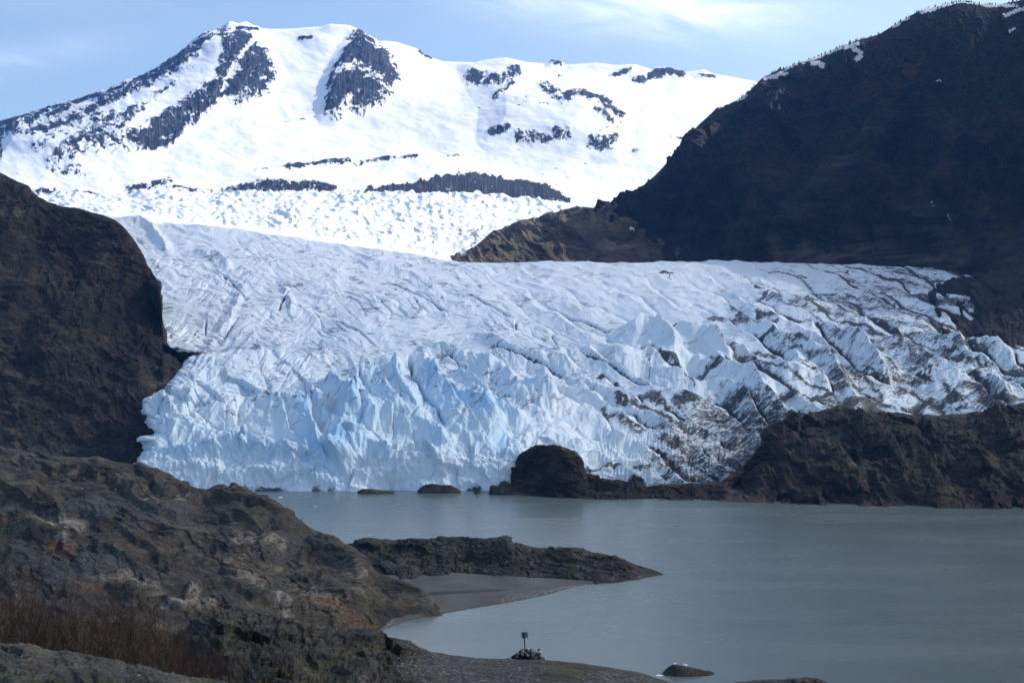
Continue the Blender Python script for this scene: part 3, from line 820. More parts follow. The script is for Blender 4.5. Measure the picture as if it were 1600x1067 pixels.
    DS = [([(1020,508),(1058,510)], 5, 1), ([(1100,510),(1150,503),(1210,515)], 9, .8), ([(1180,500),(1215,505)], 8, 1), ([(938,604),(960,606),(985,625)], 4.5, 1.1),
          ([(1030,572),(1048,584),(1068,596)], 5, 1.1), ([(1120,555),(1146,580),(1160,600),(1172,612)], 9, 1.1), ([(1050,595),(1100,598),(1135,600)], 3, .9),
          ([(1000,628),(1025,632),(1042,645)], 8, .95), ([(1055,642),(1110,640),(1180,642)], 12, .9), ([(1110,660),(1170,668),(1200,660)], 20, .62),
          ([(965,634),(1010,652),(1050,668),(1100,690),(1150,705)], 9, .85), ([(940,650),(975,662),(1000,680)], 7, .75), ([(1030,700),(1075,722),(1130,735)], 12, .85),
          ([(990,668),(1040,690),(1100,712)], 9, .7), ([(1035,430),(1052,431)], 3.5, 1.1), ([(1047,433),(1047,441)], 2, .9), ([(1140,480),(1150,492),(1155,500)], 8, .8), ([(1180,455),(1200,462),(1175,480)], 4, .9),
          ([(1195,470),(1240,478),(1300,476),(1350,490)], 8, .75), ([(1250,462),(1330,468),(1390,480),(1440,505)], 10, .72), ([(1280,490),(1360,498),(1450,520),(1500,535)], 12, .7),
          ([(1200,428),(1230,430),(1260,434)], 4, .9), ([(1290,425),(1325,428)], 4, .9), ([(1400,425),(1460,440),(1490,450)], 8, .9), ([(1440,500),(1475,520),(1540,545),(1600,560)], 14, .85),
          ([(1130,545),(1200,560),(1240,575)], 5, .8), ([(1180,532),(1230,542),(1262,560)], 7, .85), ([(1230,550),(1265,575),(1250,600)], 6, .8), ([(1310,520),(1370,530),(1400,545)], 6, .8),
          ([(1390,545),(1420,570),(1450,590)], 8, .8), ([(1300,560),(1340,590),(1380,625)], 8, .8), ([(1400,600),(1470,610),(1540,622)], 14, .8), ([(1200,640),(1290,632),(1400,640),(1500,632)], 13, .95),
          ([(1470,560),(1540,580),(1600,590)], 8, .8), ([(1290,410),(1400,414),(1500,424)], 3, .8), ([(900,742),(960,745),(1040,752),(1130,750)], 4, .8), ([(1000,735),(1060,746),(1120,748)], 6, .6),
          ([(825,572),(828,582)], 0.1, 1), ([(850,596),(853,602)], 3, 1.2), ([(1010,575),(1013,600)], 1.5, 1.0), ([(1078,600),(1082,618)], 3, .9),
          ([(228,392),(242,425),(252,470),(240,520),(222,540)], 4, .52), ([(258,580),(235,605),(222,628)], 3.5, .62), ([(300,572),(270,600),(245,622)], 3, .55), ([(215,540),(300,555)], 2.5, .5),
          ([(230,540),(262,542),(296,558)], 2.5, .8)]  # dark shadow line under the ice on the ledge, painted in
    for pts, rad, amp in DS:
        d, _, ps = seg_dist(wx, wy, pts)
        rad = rad * (0.62 if pts[0][0] > 1170 else 0.85)
        dirt_shade = np.maximum(dirt_shade, amp * 0.84 * np.clip(1.25 - d / rad, 0, 1))
    # rubble along the water line
    dirt_shade = np.maximum(dirt_shade, 0.85 * sstep(757, 768, wy) * sstep(0.0, 0.35, fbm(QX / 60, 0 * QY, 2.0, 3) + 0.1) * (QX > 380))
    silt = far * (sstep(600, 700, QX) * sstep(340, 380, QY) * 1.0 + 0.25 * sstep(250, 100, QX) + 0.22) + wL * sstep(330, 215, QX) * sstep(520, 340, QY) * 0.6
    crackamt = np.clip(sstep(690, 640, QY) * sstep(330, 420, QY), 0, 1) * (0.35 + 0.65 * tongue) * (1 - 0.5 * wR)
    fresh = fresh * 0.55 + cliff * 0.30 + 0.3 * fr
    return grid_mesh('glacier', P, ice_mat(), {'dirt_shade': dirt_shade * 1.0 + cvd * 0.9 + 0.20 * sstep(0.45, 0.9, ck), 'silt': silt, 'fresh': fresh, 'crackamt': crackamt, 'clean': np.clip(sstep(620, 400, Vg) * 0.75 - 0.45 * dens, 0, 1)}, (QX, QY))
gl = glacier()
tag(gl, kind='structure')

# ------------------------------------------------------------------ rock landforms
def landform(name, rows, counts, px, mat, hfun, attrs=None, updir=0.35, sm=5, fade_front=False):
    PX, PY, D, T = surface(rows, counts, px, sm)
    h = hfun(PX, PY, D, T)
    P = displace(PX, PY, D, h, updir)
    at = attrs(PX, PY, D, T) if attrs else {}
    o = grid_mesh(name, P, mat, at, (PX, PY))
    tag(o, kind='structure')
    return o, P, (PX, PY, D, T)
def crag(PX, PY, D, sc, amp, ang=20, seed=1.0, stretch=2.2, sharp=1.0):
    """layered crags: facets, ledges along a dip direction, gullies; sc, amp in pixels"""
    t = math.radians(ang)
    wx = PX + fbm(PX / (sc * 2), PY / (sc * 2), seed, 4) * sc * 0.8
    wy = PY + fbm(PX / (sc * 2), PY / (sc * 2), seed + 9, 4) * sc * 0.8
    a = (wx * math.cos(t) + wy * math.sin(t)) / (sc * stretch); b = (-wx * math.sin(t) + wy * math.cos(t)) / sc
    h = facets(a, b, int(seed) + 1) * 0.9 + ridged(a * 0.8, b * 0.8, seed + 2, 5, 0.55) * 1.1
    h += facets(a * 2.7, b * 2.9, int(seed) + 4) * 0.38 * sharp + facets(a * 6.5, b * 7.5, int(seed) + 6) * 0.15 * sharp
    h += fbm(a * 4, b * 5, seed + 3, 5, 0.6) * 0.35
    return (h - 0.6) * amp

# left cliff beside the ice ---------------------------------------------------
DARK = [(0.006, 0.006, 0.005), (0.022, 0.019, 0.015), (0.045, 0.038, 0.030), (0.115, 0.098, 0.078)]
m_left = rock_mat('dark_cliff_rock', 60, DARK, rust_amt=0.25, light_amt=0.25, tilt=0.5, bump=0.7)
def left_cliff():
    px = np.concatenate([np.linspace(-700, -30, 120), np.linspace(-28, 345, 380)])
    top = [(-700,120),(-300,190),(-100,240),(0,272),(20,280),(40,292),(60,308),(75,316),(100,322),(130,329),(160,336),(178,344),(195,358),(212,378),(226,402),(238,425),(246,445),(252,470),(253,500),(254,538),(262,541),(275,548),(290,556),(302,566),(312,640),(345,790)]
    def dtop(x): return 1900 - 0.0006 * max(x, 0) * 700 if x < 240 else (1700 if x < 254 else 1640)
    rows = [
        [(-700,830,1150),(345,830,1160)],
        [(-700,720,1280),(220,722,1300),(345,790,1240)],
        [(-700,620,1420),(200,630,1460),(290,640,1480),(345,790,1300)],
        [(-700,530,1480),(100,545,1560),(215,548,1620),(250,550,1640),(275,560,1640),(302,575,1640),(312,640,1560),(345,795,1350)],
        [(x, min(y + (530 - y) * 0.5, y + 90) if y < 530 else y + 2, 1740) for x, y in top],
        [(x, y, dtop(x)) for x, y in top],
        [(x, y + 60, dtop(x) + 350) for x, y in top],
    ]
    def hf(PX, PY, D, T):
        k = 1 - 0.75 * np.exp(-((T - 5) / 0.25) ** 2)[:, None]
        h = crag(PX, PY, D, 50, 9, 24, 3.0, 2.6, 1.0) + crag(PX, PY, D, 15, 3, 24, 33.0, 2.6, 1.2)
        h += ridged(PX / 60 + PY / 120, PY / 300, 8.0, 3) * 10 * sstep(560, 420, PY)
        # polished rounded slab above, rougher slope below, with a ledge between them
        h += fbm(PX / 90, PY / 70, 5.0, 3) * 14 + fbm(PX / 12, PY / 9, 2.0, 4) * 1.6
        h += 7 * np.exp(-((PY - (500 + 0.10 * PX)) / 14) ** 2)
        h += 5 * saw_l(PX, PY)
        return h * k * sstep(345, 300, PX * 1.0)
    def saw_l(PX, PY):
        t = math.radians(24)
        b = (-PX * math.sin(t) + PY * math.cos(t)) / 34 + fbm(PX / 80, PY / 60, 4.0, 4) * 1.3
        f = b - np.floor(b)
        return np.where(f < 0.75, f / 0.75, (1 - f) / 0.25) * sstep(480, 560, PY)
    return landform('left_cliff', rows, [20, 100, 100, 90, 110, 120, 30], px, m_left, hf)
left_cliff()

# the lit rock knoll behind the ice -------------------------------------------
m_knoll = rock_mat('brown_knoll_rock', 110, [(0.035, 0.030, 0.026), (0.11, 0.088, 0.072), (0.20, 0.168, 0.14), (0.34, 0.31, 0.26)],
                   rust=(0.14, 0.07, 0.05), rust_amt=0.5, light=(0.30, 0.30, 0.24), light_amt=0.4, tilt=0.7, bump=0.9, snow=True)
def knoll():
    px = np.linspace(690, 1180, 560)
    top = [(690,430),(700,412),(706,400),(714,392),(722,396),(730,392),(742,384),(760,372),(790,354),(820,342),(850,336),(880,328),(905,324),(930,323),(950,318),(975,316),(1000,322),(1030,333),(1060,345),(1100,350),(1180,360)]
    rows = [
        [(690,440,2960),(1180,440,2960)],
        [(690,432,3080),(720,414,3100),(850,416,3120),(1180,418,3120)],
        [(690,431,3150),(720,404,3200),(760,395,3220),(850,378,3260),(950,370,3280),(1050,380,3280),(1180,390,3280)],
        [(x, y, 3500) for x, y in top],
        [(x, y + 30, 3700) for x, y in top],
    ]
    def hf(PX, PY, D, T):
        k = 1 - 0.6 * np.exp(-((T - 3) / 0.2) ** 2)[:, None]
        h = crag(PX, PY, D, 30, 7, 38, 5.0, 2.2) + fbm(PX / 50, PY / 45, 5.0, 3) * 9
        for pts, a in (([(905,330),(935,365),(965,395),(985,415)], 6), ([(820,345),(850,372),(880,400)], 5), ([(975,385),(998,388),(1015,410)], 6), ([(760,375),(785,400),(800,415)], 4)):
            d, sd, _ = seg_dist(PX, PY, pts)
            h += a * np.clip(1 - d / np.where(sd > 0, 24, 7), 0, 1)
        return h * k
    def at(PX, PY, D, T):
        s = np.zeros(PX.shape)
        for pts, r in (([(985,332),(1008,336),(1024,338)], 5), ([(970,312),(990,318)], 4), ([(935,320),(945,319)], 3), ([(985,356),(990,358)], 3)):
            d, _, _ = seg_dist(PX, PY, pts); s = np.maximum(s, np.clip(1.2 - d / r, 0, 1))
        return {'snow': s * 0.9 - 0.1}
    return landform('rock_knoll', rows, [10, 60, 90, 110, 20], px, m_knoll, hf, at, sm=3)
knoll()

# dark mountain on the right ----------------------------------------------------
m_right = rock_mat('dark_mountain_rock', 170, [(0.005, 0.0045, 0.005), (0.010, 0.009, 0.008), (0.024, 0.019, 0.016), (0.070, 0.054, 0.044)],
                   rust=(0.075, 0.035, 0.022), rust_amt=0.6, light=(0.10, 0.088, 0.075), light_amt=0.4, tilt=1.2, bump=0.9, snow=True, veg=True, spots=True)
RTOP = [(900,340),(930,328),(955,316),(975,306),(990,297),(1005,290),(1022,275),(1035,262),(1048,246),(1062,228),(1078,210),(1092,194),(1108,180),(1120,168),(1140,162),(1158,152),(1172,142),(1180,134),(1192,122),(1210,112),(1235,103),(1262,94),(1290,84),(1320,70),(1350,60),(1372,54),(1400,38),(1420,26),(1440,15),(1470,8),(1500,3),(1530,6),(1560,8),(1590,2),(1640,-20),(1750,-70),(1900,-150),(2300,-330)]
def right_mountain():
    px = np.concatenate([np.linspace(880, 1640, 900), np.linspace(1645, 2300, 160)])
    def dt(x): return np.interp(x, [900, 1180, 1600, 2300], [3750, 3650, 3300, 2600])
    rows = [
        [(880,450,3000),(1300,450,2900),(1640,470,2500),(2300,520,2000)],
        [(880,430,3280),(1000,415,3240),(1200,412,3100),(1300,411,2980),(1500,425,2800),(1640,440,2500),(2300,500,2050)],
        [(880,410,3350),(1050,360,3330),(1200,380,3150),(1400,370,2960),(1640,380,2620),(2300,380,2150)],
        [(880,380,3450),(1000,320,3450),(1100,250,3400),(1250,240,3280),(1450,215,3100),(1640,190,2850),(2300,80,2350)],
        [(x, y, float(dt(x))) for x, y in RTOP],
        [(x, y + 60, float(dt(x)) + 500) for x, y in RTOP],
    ]
    def hf(PX, PY, D, T):
        k = 1 - 0.93 * np.exp(-((T - 4) / 0.28) ** 2)[:, None]
        h = crag(PX, PY, D, 14, 3, 58, 37.0, 2.0, 1.2) + crag(PX, PY, D, 58, 12, 58, 7.0, 2.6, 0.8)
        h += ridged(PX / 60 + PY / 130, PY / 300, 3.0, 4) * 30 * sstep(3.9, 3.2, T)[:, None]        # gullies running down
        # the big spur and the talus fan
        for pts, a, wl, wr in (([(1450,165),(1405,185),(1370,225),(1330,275),(1280,320),(1230,365),(1200,395)], 26, 60, 22),
                               ([(1190,200),(1170,260),(1180,330),(1160,400)], 16, 30, 50), ([(1090,230),(1100,300),(1090,400)], 12, 30, 40),
                               ([(1520,240),(1480,290),(1450,340)], 14, 30, 30)):
            d, sd, _ = seg_dist(PX, PY, pts)
            h += a * np.clip(1 - d / np.where(sd > 0, wl, wr), 0, 1) ** 1.2
        talus = sstep(395, 412, PY + 0.10 * (PX - 1200)) * sstep(1180, 1260, PX) * 1.0
        h = h * (1 - 0.7 * talus)
        h += (fbm(PX / 7, 0 * PY, 2.0, 4) * 1.4) * np.exp(-((T - 4) / 0.1) ** 2)[:, None]
        return h * k
    def at(PX, PY, D, T):
        s = np.zeros(PX.shape)
        L = [([(1440,18),(1475,8),(1500,2)], 5, 1), ([(1500,2),(1545,8),(1590,10)], 4, 1), ([(1228,106),(1300,80),(1340,68)], 7, .75), ([(1270,100),(1285,100)], 9, .8), ([(1330,72),(1345,82),(1338,92)], 8, .8),
             ([(1345,58),(1365,52)], 3, 1), ([(1195,122),(1230,112)], 7, .75), ([(1125,166),(1165,150)], 5, .85), ([(1395,42),(1420,28)], 3, .9),
             ([(1178,215),(1186,217)], 4, 1), ([(1466,338),(1470,348)], 5, 1), ([(1484,343),(1492,356)], 3.5, 1), ([(1482,378),(1490,384),(1484,390)], 5, 1), ([(1445,408),(1456,402)], 3, 1), ([(1330,402),(1342,395)], 3, 1),
             ([(1292,400),(1300,395)], 3, .9), ([(1248,402),(1252,400)], 2.5, .9), ([(1060,250),(1075,246)], 3.5, 1), ([(1066,228),(1080,222)], 3, .8), ([(1033,268),(1028,276)], 3, .9), ([(1578,52),(1586,52)], 4, 1),
             ([(1470,145),(1476,146)], 3, 1), ([(1524,268),(1532,267)], 3, .9), ([(1570,25),(1600,14)], 6, .8), ([(1350,385),(1346,392)], 3, .8), ([(1355,375),(1362,370)], 3, .8), ([(1380,175),(1383,177)], 2.5, .9)]
        wk = np.where(PY < 180, 4.0, 1.5); wx = PX + fbm(PX / 6, PY / 6, 3.0, 3) * wk; wy = PY + fbm(PX / 6, PY / 6, 9.0, 3) * wk
        for pts, r, a in L:
            if pts[0][1] > 180: pts = [pts[0], (0.5 * (pts[0][0] + pts[-1][0]), 0.5 * (pts[0][1] + pts[-1][1]))]
            d, _, _ = seg_dist(wx, wy, pts); r = r if pts[0][1] < 180 else r * 0.45
            s = np.maximum(s, (a if pts[0][1] < 180 else a * 0.62) * np.clip(1.3 - d / (r * (1 if pts[0][1] < 180 else 2.2)), 0, 1))
        yt = np.interp(PX, [q[0] for q in RTOP], [q[1] for q in RTOP])
        dep = PY - yt
        s = np.maximum(s, 0.62 * sstep(12, 2, dep) * sstep(1110, 1180, PX) * sstep(-0.15, 0.25, fbm(PX / 40, PY / 20, 55.0, 4)))
        s = np.where(T[:, None] > 4.05, 0.55, s)
        veg = np.clip(sstep(120, 20, dep) * sstep(1180, 1260, PX) + sstep(1380, 1500, PX) * sstep(240, 140, PY), 0, 1) * 0.9 - 0.15
        pl = np.zeros(PX.shape); ru = pl.copy()
        for pts, r, v in (([(1220,405),(1300,400),(1400,400),(1500,412)], 14, .26), ([(1405,185),(1370,225),(1330,275),(1280,320),(1230,365)], 14, .16), ([(1430,330),(1460,360),(1500,390)], 30, .14), ([(1480,180),(1495,210)], 16, .12), ([(1540,350),(1580,400)], 30, .10)):
            d, _, _ = seg_dist(wx, wy, pts); pl = np.maximum(pl, v * np.clip(1.4 - d / r, 0, 1))
        for pts, r, v in (([(1360,270),(1400,290),(1390,320)], 14, .20), ([(1540,160),(1580,180)], 22, .18), ([(1440,290),(1500,300)], 20, .18), ([(1550,340),(1590,360)], 24, .16)):
            d, _, _ = seg_dist(wx, wy, pts); ru = np.maximum(ru, v * np.clip(1.4 - d / r, 0, 1))
        return {'snow': s * 0.95 - 0.12, 'veg': veg, 'palespot': pl, 'rustspot': ru}
    return landform('dark_mountain', rows, [10, 70, 160, 190, 50][:0] + [10, 70, 150, 200, 30], px, m_right, hf, at, sm=3)
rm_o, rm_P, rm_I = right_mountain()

# rubbly shoulder between the dark mountain and the ice ---------------------------
m_should = rock_mat('rubble_shoulder_rock', 60, [(0.012, 0.012, 0.012), (0.028, 0.026, 0.025), (0.045, 0.042, 0.038), (0.08, 0.072, 0.062)],
                    rust_amt=0.2, light_amt=0.2, tilt=0.5, bump=1.0)
def shoulder():
    px = np.concatenate([np.linspace(1452, 1640, 260), np.linspace(1642, 2300, 150)])
    foot = [(1452,452),(1462,470),(1466,490),(1472,508),(1490,520),(1515,532),(1540,540),(1570,546),(1600,552),(1640,560),(2300,640)]
    def gd(y): return np.interp(y, [411, 430, 460, 500, 550, 600, 650], [2900, 2600, 2260, 2060, 1870, 1740, 1650])
    rows = [
        [(x, y + 14, gd(y) - 60) for x, y in foot],
        [(x, y, gd(y) - 15) for x, y in foot],
        [(1452,452,2420),(1480,468,2300),(1550,470,2200),(1640,470,2150),(2300,500,1900)],
        [(1452,453,2480),(1468,447,2540),(1485,438,2560),(1510,427,2560),(1560,418,2560),(1640,410,2500),(2300,400,2100)],
        [(1452,460,2800),(1510,440,2800),(1640,425,2750),(2300,420,2300)],
    ]
    def hf(PX, PY, D, T):
        return crag(PX, PY, D, 22, 7, 30, 9.0, 1.8) + fbm(PX / 40, PY / 30, 5.0, 4) * 9
    return landform('rubble_slope', rows, [8, 70, 60, 20], px, m_should, hf, sm=3)
shoulder()

# rock bank in front of the ice at the right ---------------------------------------
m_bank = rock_mat('wet_bank_rock', 34, [(0.006, 0.006, 0.005), (0.026, 0.022, 0.018), (0.058, 0.049, 0.039), (0.14, 0.12, 0.096)],
                  rust=(0.10, 0.05, 0.028), rust_amt=0.4, light=(0.17, 0.155, 0.135), light_amt=0.45, tilt=0.5, bump=1.0)
def bank():
    px = np.concatenate([np.linspace(786, 1640, 1000), np.linspace(1642, 2300, 140)])
    wl = [(786,768),(800,771),(870,778),(940,780),(1000,781),(1100,781),(1150,783),(1250,788),(1400,792),(1600,796),(2300,820)]
    def wd(y): return CAM_H * F / (y - HY)
    top = [(786,770),(796,762),(800,740),(804,722),(812,708),(826,699),(845,695),(868,695),(888,698),(902,706),(910,720),(916,738),(930,746),(960,748),(985,754),(1010,759),(1040,754),(1080,753),(1120,752),(1140,744),(1160,728),(1180,704),(1196,684),(1214,664),(1240,648),(1270,642),(1310,640),(1350,640),(1400,641),(1440,648),(1480,646),(1520,640),(1560,634),(1600,630),(1700,625),(2300,600)]
    tx = [q[0] for q in top]; ty = [q[1] for q in top]
    rows = [
        [(x, y + 6, wd(y) * 0.975) for x, y in wl],
        [(x, y - 0.5, wd(y)) for x, y in wl],
        [(x, 0.55 * y + 0.45 * float(np.interp(x, tx, ty)), wd(y) + 25) for x, y in wl + [(905,778)]][:0] or
        sorted([(x, 0.5 * float(np.interp(x, [q[0] for q in wl], [q[1] for q in wl])) + 0.5 * float(np.interp(x, tx, ty)), wd(float(np.interp(x, [q[0] for q in wl], [q[1] for q in wl]))) * (1.025 if x < 1140 else 1.09)) for x in np.arange(786, 2301, 12)]),
        [(x, y, wd(float(np.interp(x, [q[0] for q in wl], [q[1] for q in wl]))) * (1.05 if x < 1130 else (1.05 + 0.21 * min(1, (x - 1130) / 120)))) for x, y in top],
        [(x, y + 14, wd(float(np.interp(x, [q[0] for q in wl], [q[1] for q in wl]))) * (1.12 if x < 1130 else 1.34)) for x, y in top],
    ]
    def hf(PX, PY, D, T):
        k = (1 - 0.65 * np.exp(-((T - 3) / 0.2) ** 2))[:, None] * sstep(0.9, 1.25, T)[:, None]
        sc = np.interp(PX, [800, 920, 1130, 1220], [0.8, 0.55, 0.5, 1.15])
        h = crag(PX, PY, D, 38, 11, 24, 11.0, 2.2, 1.0) * sc
        h += fbm(PX / 60, PY / 50, 5.0, 4) * 12 * sc + crag(PX, PY, D, 11, 2.6, 12, 35.0, 2.4, 1.3)
        for pts, a, l, r in (([(1210,665),(1250,690),(1300,700),(1340,740),(1350,785)], 12, 16, 36), ([(1350,660),(1400,690),(1470,700)], 9, 16, 22), ([(1500,690),(1530,720),(1560,770)], 14, 24, 30),
                             ([(1560,650),(1580,690),(1600,730)], 12, 26, 26), ([(1440,700),(1460,740),(1475,780)], 8, 20, 24), ([(875,745),(930,752),(1000,762)], 5, 8, 10), ([(1150,750),(1200,740),(1240,700)], 8, 16, 18)):
            d, sd, _ = seg_dist(PX, PY, pts)
            h += a * np.clip(1 - d / np.where(sd < 0, l, r), 0, 1)
        return h * k
    return landform('rock_bank', rows, [6, 90, 110, 20], px, m_bank, hf, sm=3)
bank()

# foreground rock hill, left -------------------------------------------------------
FG = [(0.012, 0.011, 0.009), (0.050, 0.044, 0.037), (0.095, 0.083, 0.069), (0.23, 0.20, 0.165)]
m_hill = rock_mat('layered_hill_rock', 15, FG, rust=(0.17, 0.075, 0.026), rust_amt=0.4, light=(0.28, 0.26, 0.22), light_amt=0.6,
                  moss_amt=0.35, tilt=0.55, bump=1.0, speck=0.8, gravel=True, spots=True)
def hill():
    px = np.concatenate([np.linspace(-600, -25, 120), np.linspace(-24, 692, 840)])
    top = [(-600,640),(-200,680),(0,704),(30,706),(60,710),(100,712),(140,716),(180,722),(215,726),(245,732),(265,740),(285,752),(302,762),(322,765),(345,765),(362,760),(378,762),(395,770),(412,776),(432,786),(450,796),(465,808),(480,820),(497,832),(515,843),(530,850),(548,860),(562,874),(572,888),(588,896),(606,900),(630,907),(655,917),(675,932),(688,950),(692,960),(720,962)]
    tx = [q[0] for q in top]; ty = [q[1] for q in top]
    def dt(x): return float(np.interp(x, [-600, 0, 215, 378, 480, 560, 640, 720], [800, 760, 740, 700, 650, 590, 560, 535]))
    foot = [(-600,1010,330),(0,1010,330),(300,1010,360),(480,1010,430),(560,992,480),(590,987,499),(606,978,512),(640,968,527),(676,963,532),(692,961,534),(720,962,534)]
    fx = [q[0] for q in foot]; fy = [q[1] for q in foot]; fd = [q[2] for q in foot]
    def mid(k, dk, off=0):
        r = []
        for x in np.arange(-600, 721, 15):
            a = float(np.interp(x, fx, fy)); b = float(np.interp(x, tx, ty))
            da = float(np.interp(x, fx, fd)); db = dt(x)
            r.append((x, a + (b - a) * k, da + (db - da) * dk))
        return r
    rows = [[(x, y + 12, d * 0.99) for x, y, d in foot], foot, mid(0.33, 0.30), mid(0.66, 0.62), [(x, y, dt(x)) for x, y in top], [(x, y + 30, dt(x) + 110) for x, y in top]]
    def hf(PX, PY, D, T):
        k = (1 - 0.55 * np.exp(-((T - 4) / 0.18) ** 2))[:, None] * sstep(0.9, 1.15, T)[:, None]
        smooth = sstep(570, 620, PX)
        rough = 0.35 + 0.8 * sstep(-0.2, 0.3, fbm(PX / 80, PY / 50, 31.0, 3))
        h = crag(PX, PY, D, 46, 9, 16, 13.0, 3.6, 0.9) * rough + fbm(PX / 110, PY / 60, 5.0, 3) * 14
        h += crag(PX, PY, D, 15, 3.4, 18, 15.0, 3.4, 1.2) * rough
        t = math.radians(18)
        b = (-PX * math.sin(t) + PY * math.cos(t)) / 46 + fbm(PX / 120, PY / 80, 4.0, 4) * 1.6
        f = b - np.floor(b)
        h += np.where(f < 0.8, f / 0.8, (1 - f) / 0.2) * 9
        for pts, a, l, r in (([(190,908),(215,925),(270,945),(325,955)], 12, 18, 26), ([(30,815),(60,835),(110,850)], 12, 24, 18), ([(470,895),(520,930),(560,965)], 14, 30, 22), ([(340,765),(400,790),(470,830),(540,880),(575,930)], 10, 30, 30),
                             ([(400,930),(450,950),(520,970)], 9, 16, 18), ([(270,850),(350,840),(430,860)], 7, 18, 18)):
            d, sd, _ = seg_dist(PX, PY, pts)
            h += a * np.clip(1 - d / np.where(sd < 0, l, r), 0, 1)
        h = h * (1 - 0.78 * smooth)
        return h * k * sstep(690, 650, PX)
    def at(PX, PY, D, T):
        g = fbm(PX / 90, PY / 45, 44.0, 4) * 0.9 + 0.22
        for cx, cy, rx, ry in ((110,880,90,28),(230,800,120,22),(60,790,90,18),(480,860,60,18)):
            g += 0.55 * np.exp(-(((PX - cx) / rx) ** 2 + ((PY - cy) / ry) ** 2))
        pale = np.zeros(PX.shape); ru = pale.copy()
        wx = PX + fbm(PX / 16, PY / 12, 3.0, 4) * 14; wy = PY + fbm(PX / 16, PY / 12, 9.0, 4) * 9
        for pts, r, v in (([(60,812),(120,822)], 14, .8), ([(90,850),(110,862)], 9, .8), ([(195,910),(240,925)], 13, .7), ([(300,925),(330,950)], 9, .7), ([(255,945),(320,955)], 6, .9), ([(370,850),(440,855)], 7, .8),
                          ([(230,785),(290,780)], 6, .7), ([(460,920),(530,955)], 12, .45), ([(430,935),(450,960)], 8, .8), ([(0,700),(200,720)], 4, .4), ([(500,860),(560,910)], 10, .4), ([(380,905),(410,925)], 8, .6)):
            d, _, _ = seg_dist(wx, wy, pts); pale = np.maximum(pale, v * np.clip(1.4 - d / r, 0, 1))
        for pts, r, v in (([(80,858),(108,866)], 7, 1), ([(186,905),(190,925)], 5, .8), ([(120,918),(165,925)], 4, .8), ([(515,950),(560,980)], 9, .9), ([(470,935),(520,950)], 6, .6), ([(27,888),(29,892)], 4, .9), ([(150,887),(156,889)], 4, .7), ([(10,817),(30,819)], 4, .6), ([(200,850),(250,860)], 9, .35), ([(300,800),(330,770)], 6, .3), ([(540,985),(590,985)], 4, .5)):
            d, _, _ = seg_dist(wx, wy, pts); ru = np.maximum(ru, v * np.clip(1.4 - d / r, 0, 1))
        return {'gravel': np.clip(g - pale - ru, 0, 1), 'palespot': pale, 'rustspot': ru}
    return landform('rock_hill', rows, [8, 110, 130, 130, 20], px, m_hill, hf, at, sm=3, updir=0.3)
hill_o, hill_P, hill_I = hill()

# peninsula ------------------------------------------------------------------------
m_pen = rock_mat('dark_peninsula_rock', 12, [(0.012, 0.012, 0.011), (0.038, 0.037, 0.034), (0.065, 0.062, 0.057), (0.13, 0.125, 0.115)],
                 rust=(0.075, 0.045, 0.025), rust_amt=0.5, light=(0.26, 0.26, 0.25), light_amt=0.4, moss_amt=0.2, tilt=0.3, bump=1.0, speck=0.8)
def peninsula():
    px = np.linspace(470, 1036, 720)
    top = [(470,862),(535,850),(550,845),(570,841),(600,842),(620,843),(650,841),(690,838),(720,839),(750,841),(780,839),(792,838),(799,841),(802,848),(820,851),(850,855),(880,855),(910,855),(930,860),(955,867),(980,876),(1005,884),(1022,890),(1034,895),(1036,896)]
    foot = [(470,935),(560,930),(620,915),(680,903),(740,899),(790,905),(810,907),(850,902),(900,906),(930,911),(970,908),(1000,903),(1034,896.5),(1036,896.5)]
    def wd(y): return CAM_H * F / (y - HY)
    def dfoot(x, y): return wd(y) - 2
    tx = [q[0] for q in top]; ty = [q[1] for q in top]
    def dback(x): return float(np.interp(x, [470, 600, 800, 950, 1036], [700, 705, 695, 672, 652]))
    rows = [[(x, y + 6, dfoot(x, y) - 1) for x, y in foot], [(x, y, dfoot(x, y)) for x, y in foot],
            [(x, 0.6 * y + 0.4 * float(np.interp(x, tx, ty)), 0.55 * dfoot(x, y) + 0.45 * dback(x)) for x, y in foot],
            [(x, y, dback(x)) for x, y in top], [(x, min(y + 14, 897), dback(x) + (30 if x < 1000 else 4)) for x, y in top]]
    def hf(PX, PY, D, T):
        k = (1 - 0.55 * np.exp(-((T - 3) / 0.2) ** 2))[:, None] * sstep(0.85, 1.2, T)[:, None] * sstep(1036, 960, PX)
        h = crag(PX, PY, D, 20, 6, 8, 17.0, 3.2, 1.2) + crag(PX, PY, D, 8, 2.0, -6, 19.0, 2.6, 1.2) + fbm(PX / 60, PY / 30, 5.0, 4) * 8
        return h * k
    return landform('peninsula', rows, [6, 80, 80, 20], px, m_pen, hf, sm=3, updir=0.3)
pen_o, pen_P, pen_I = peninsula()

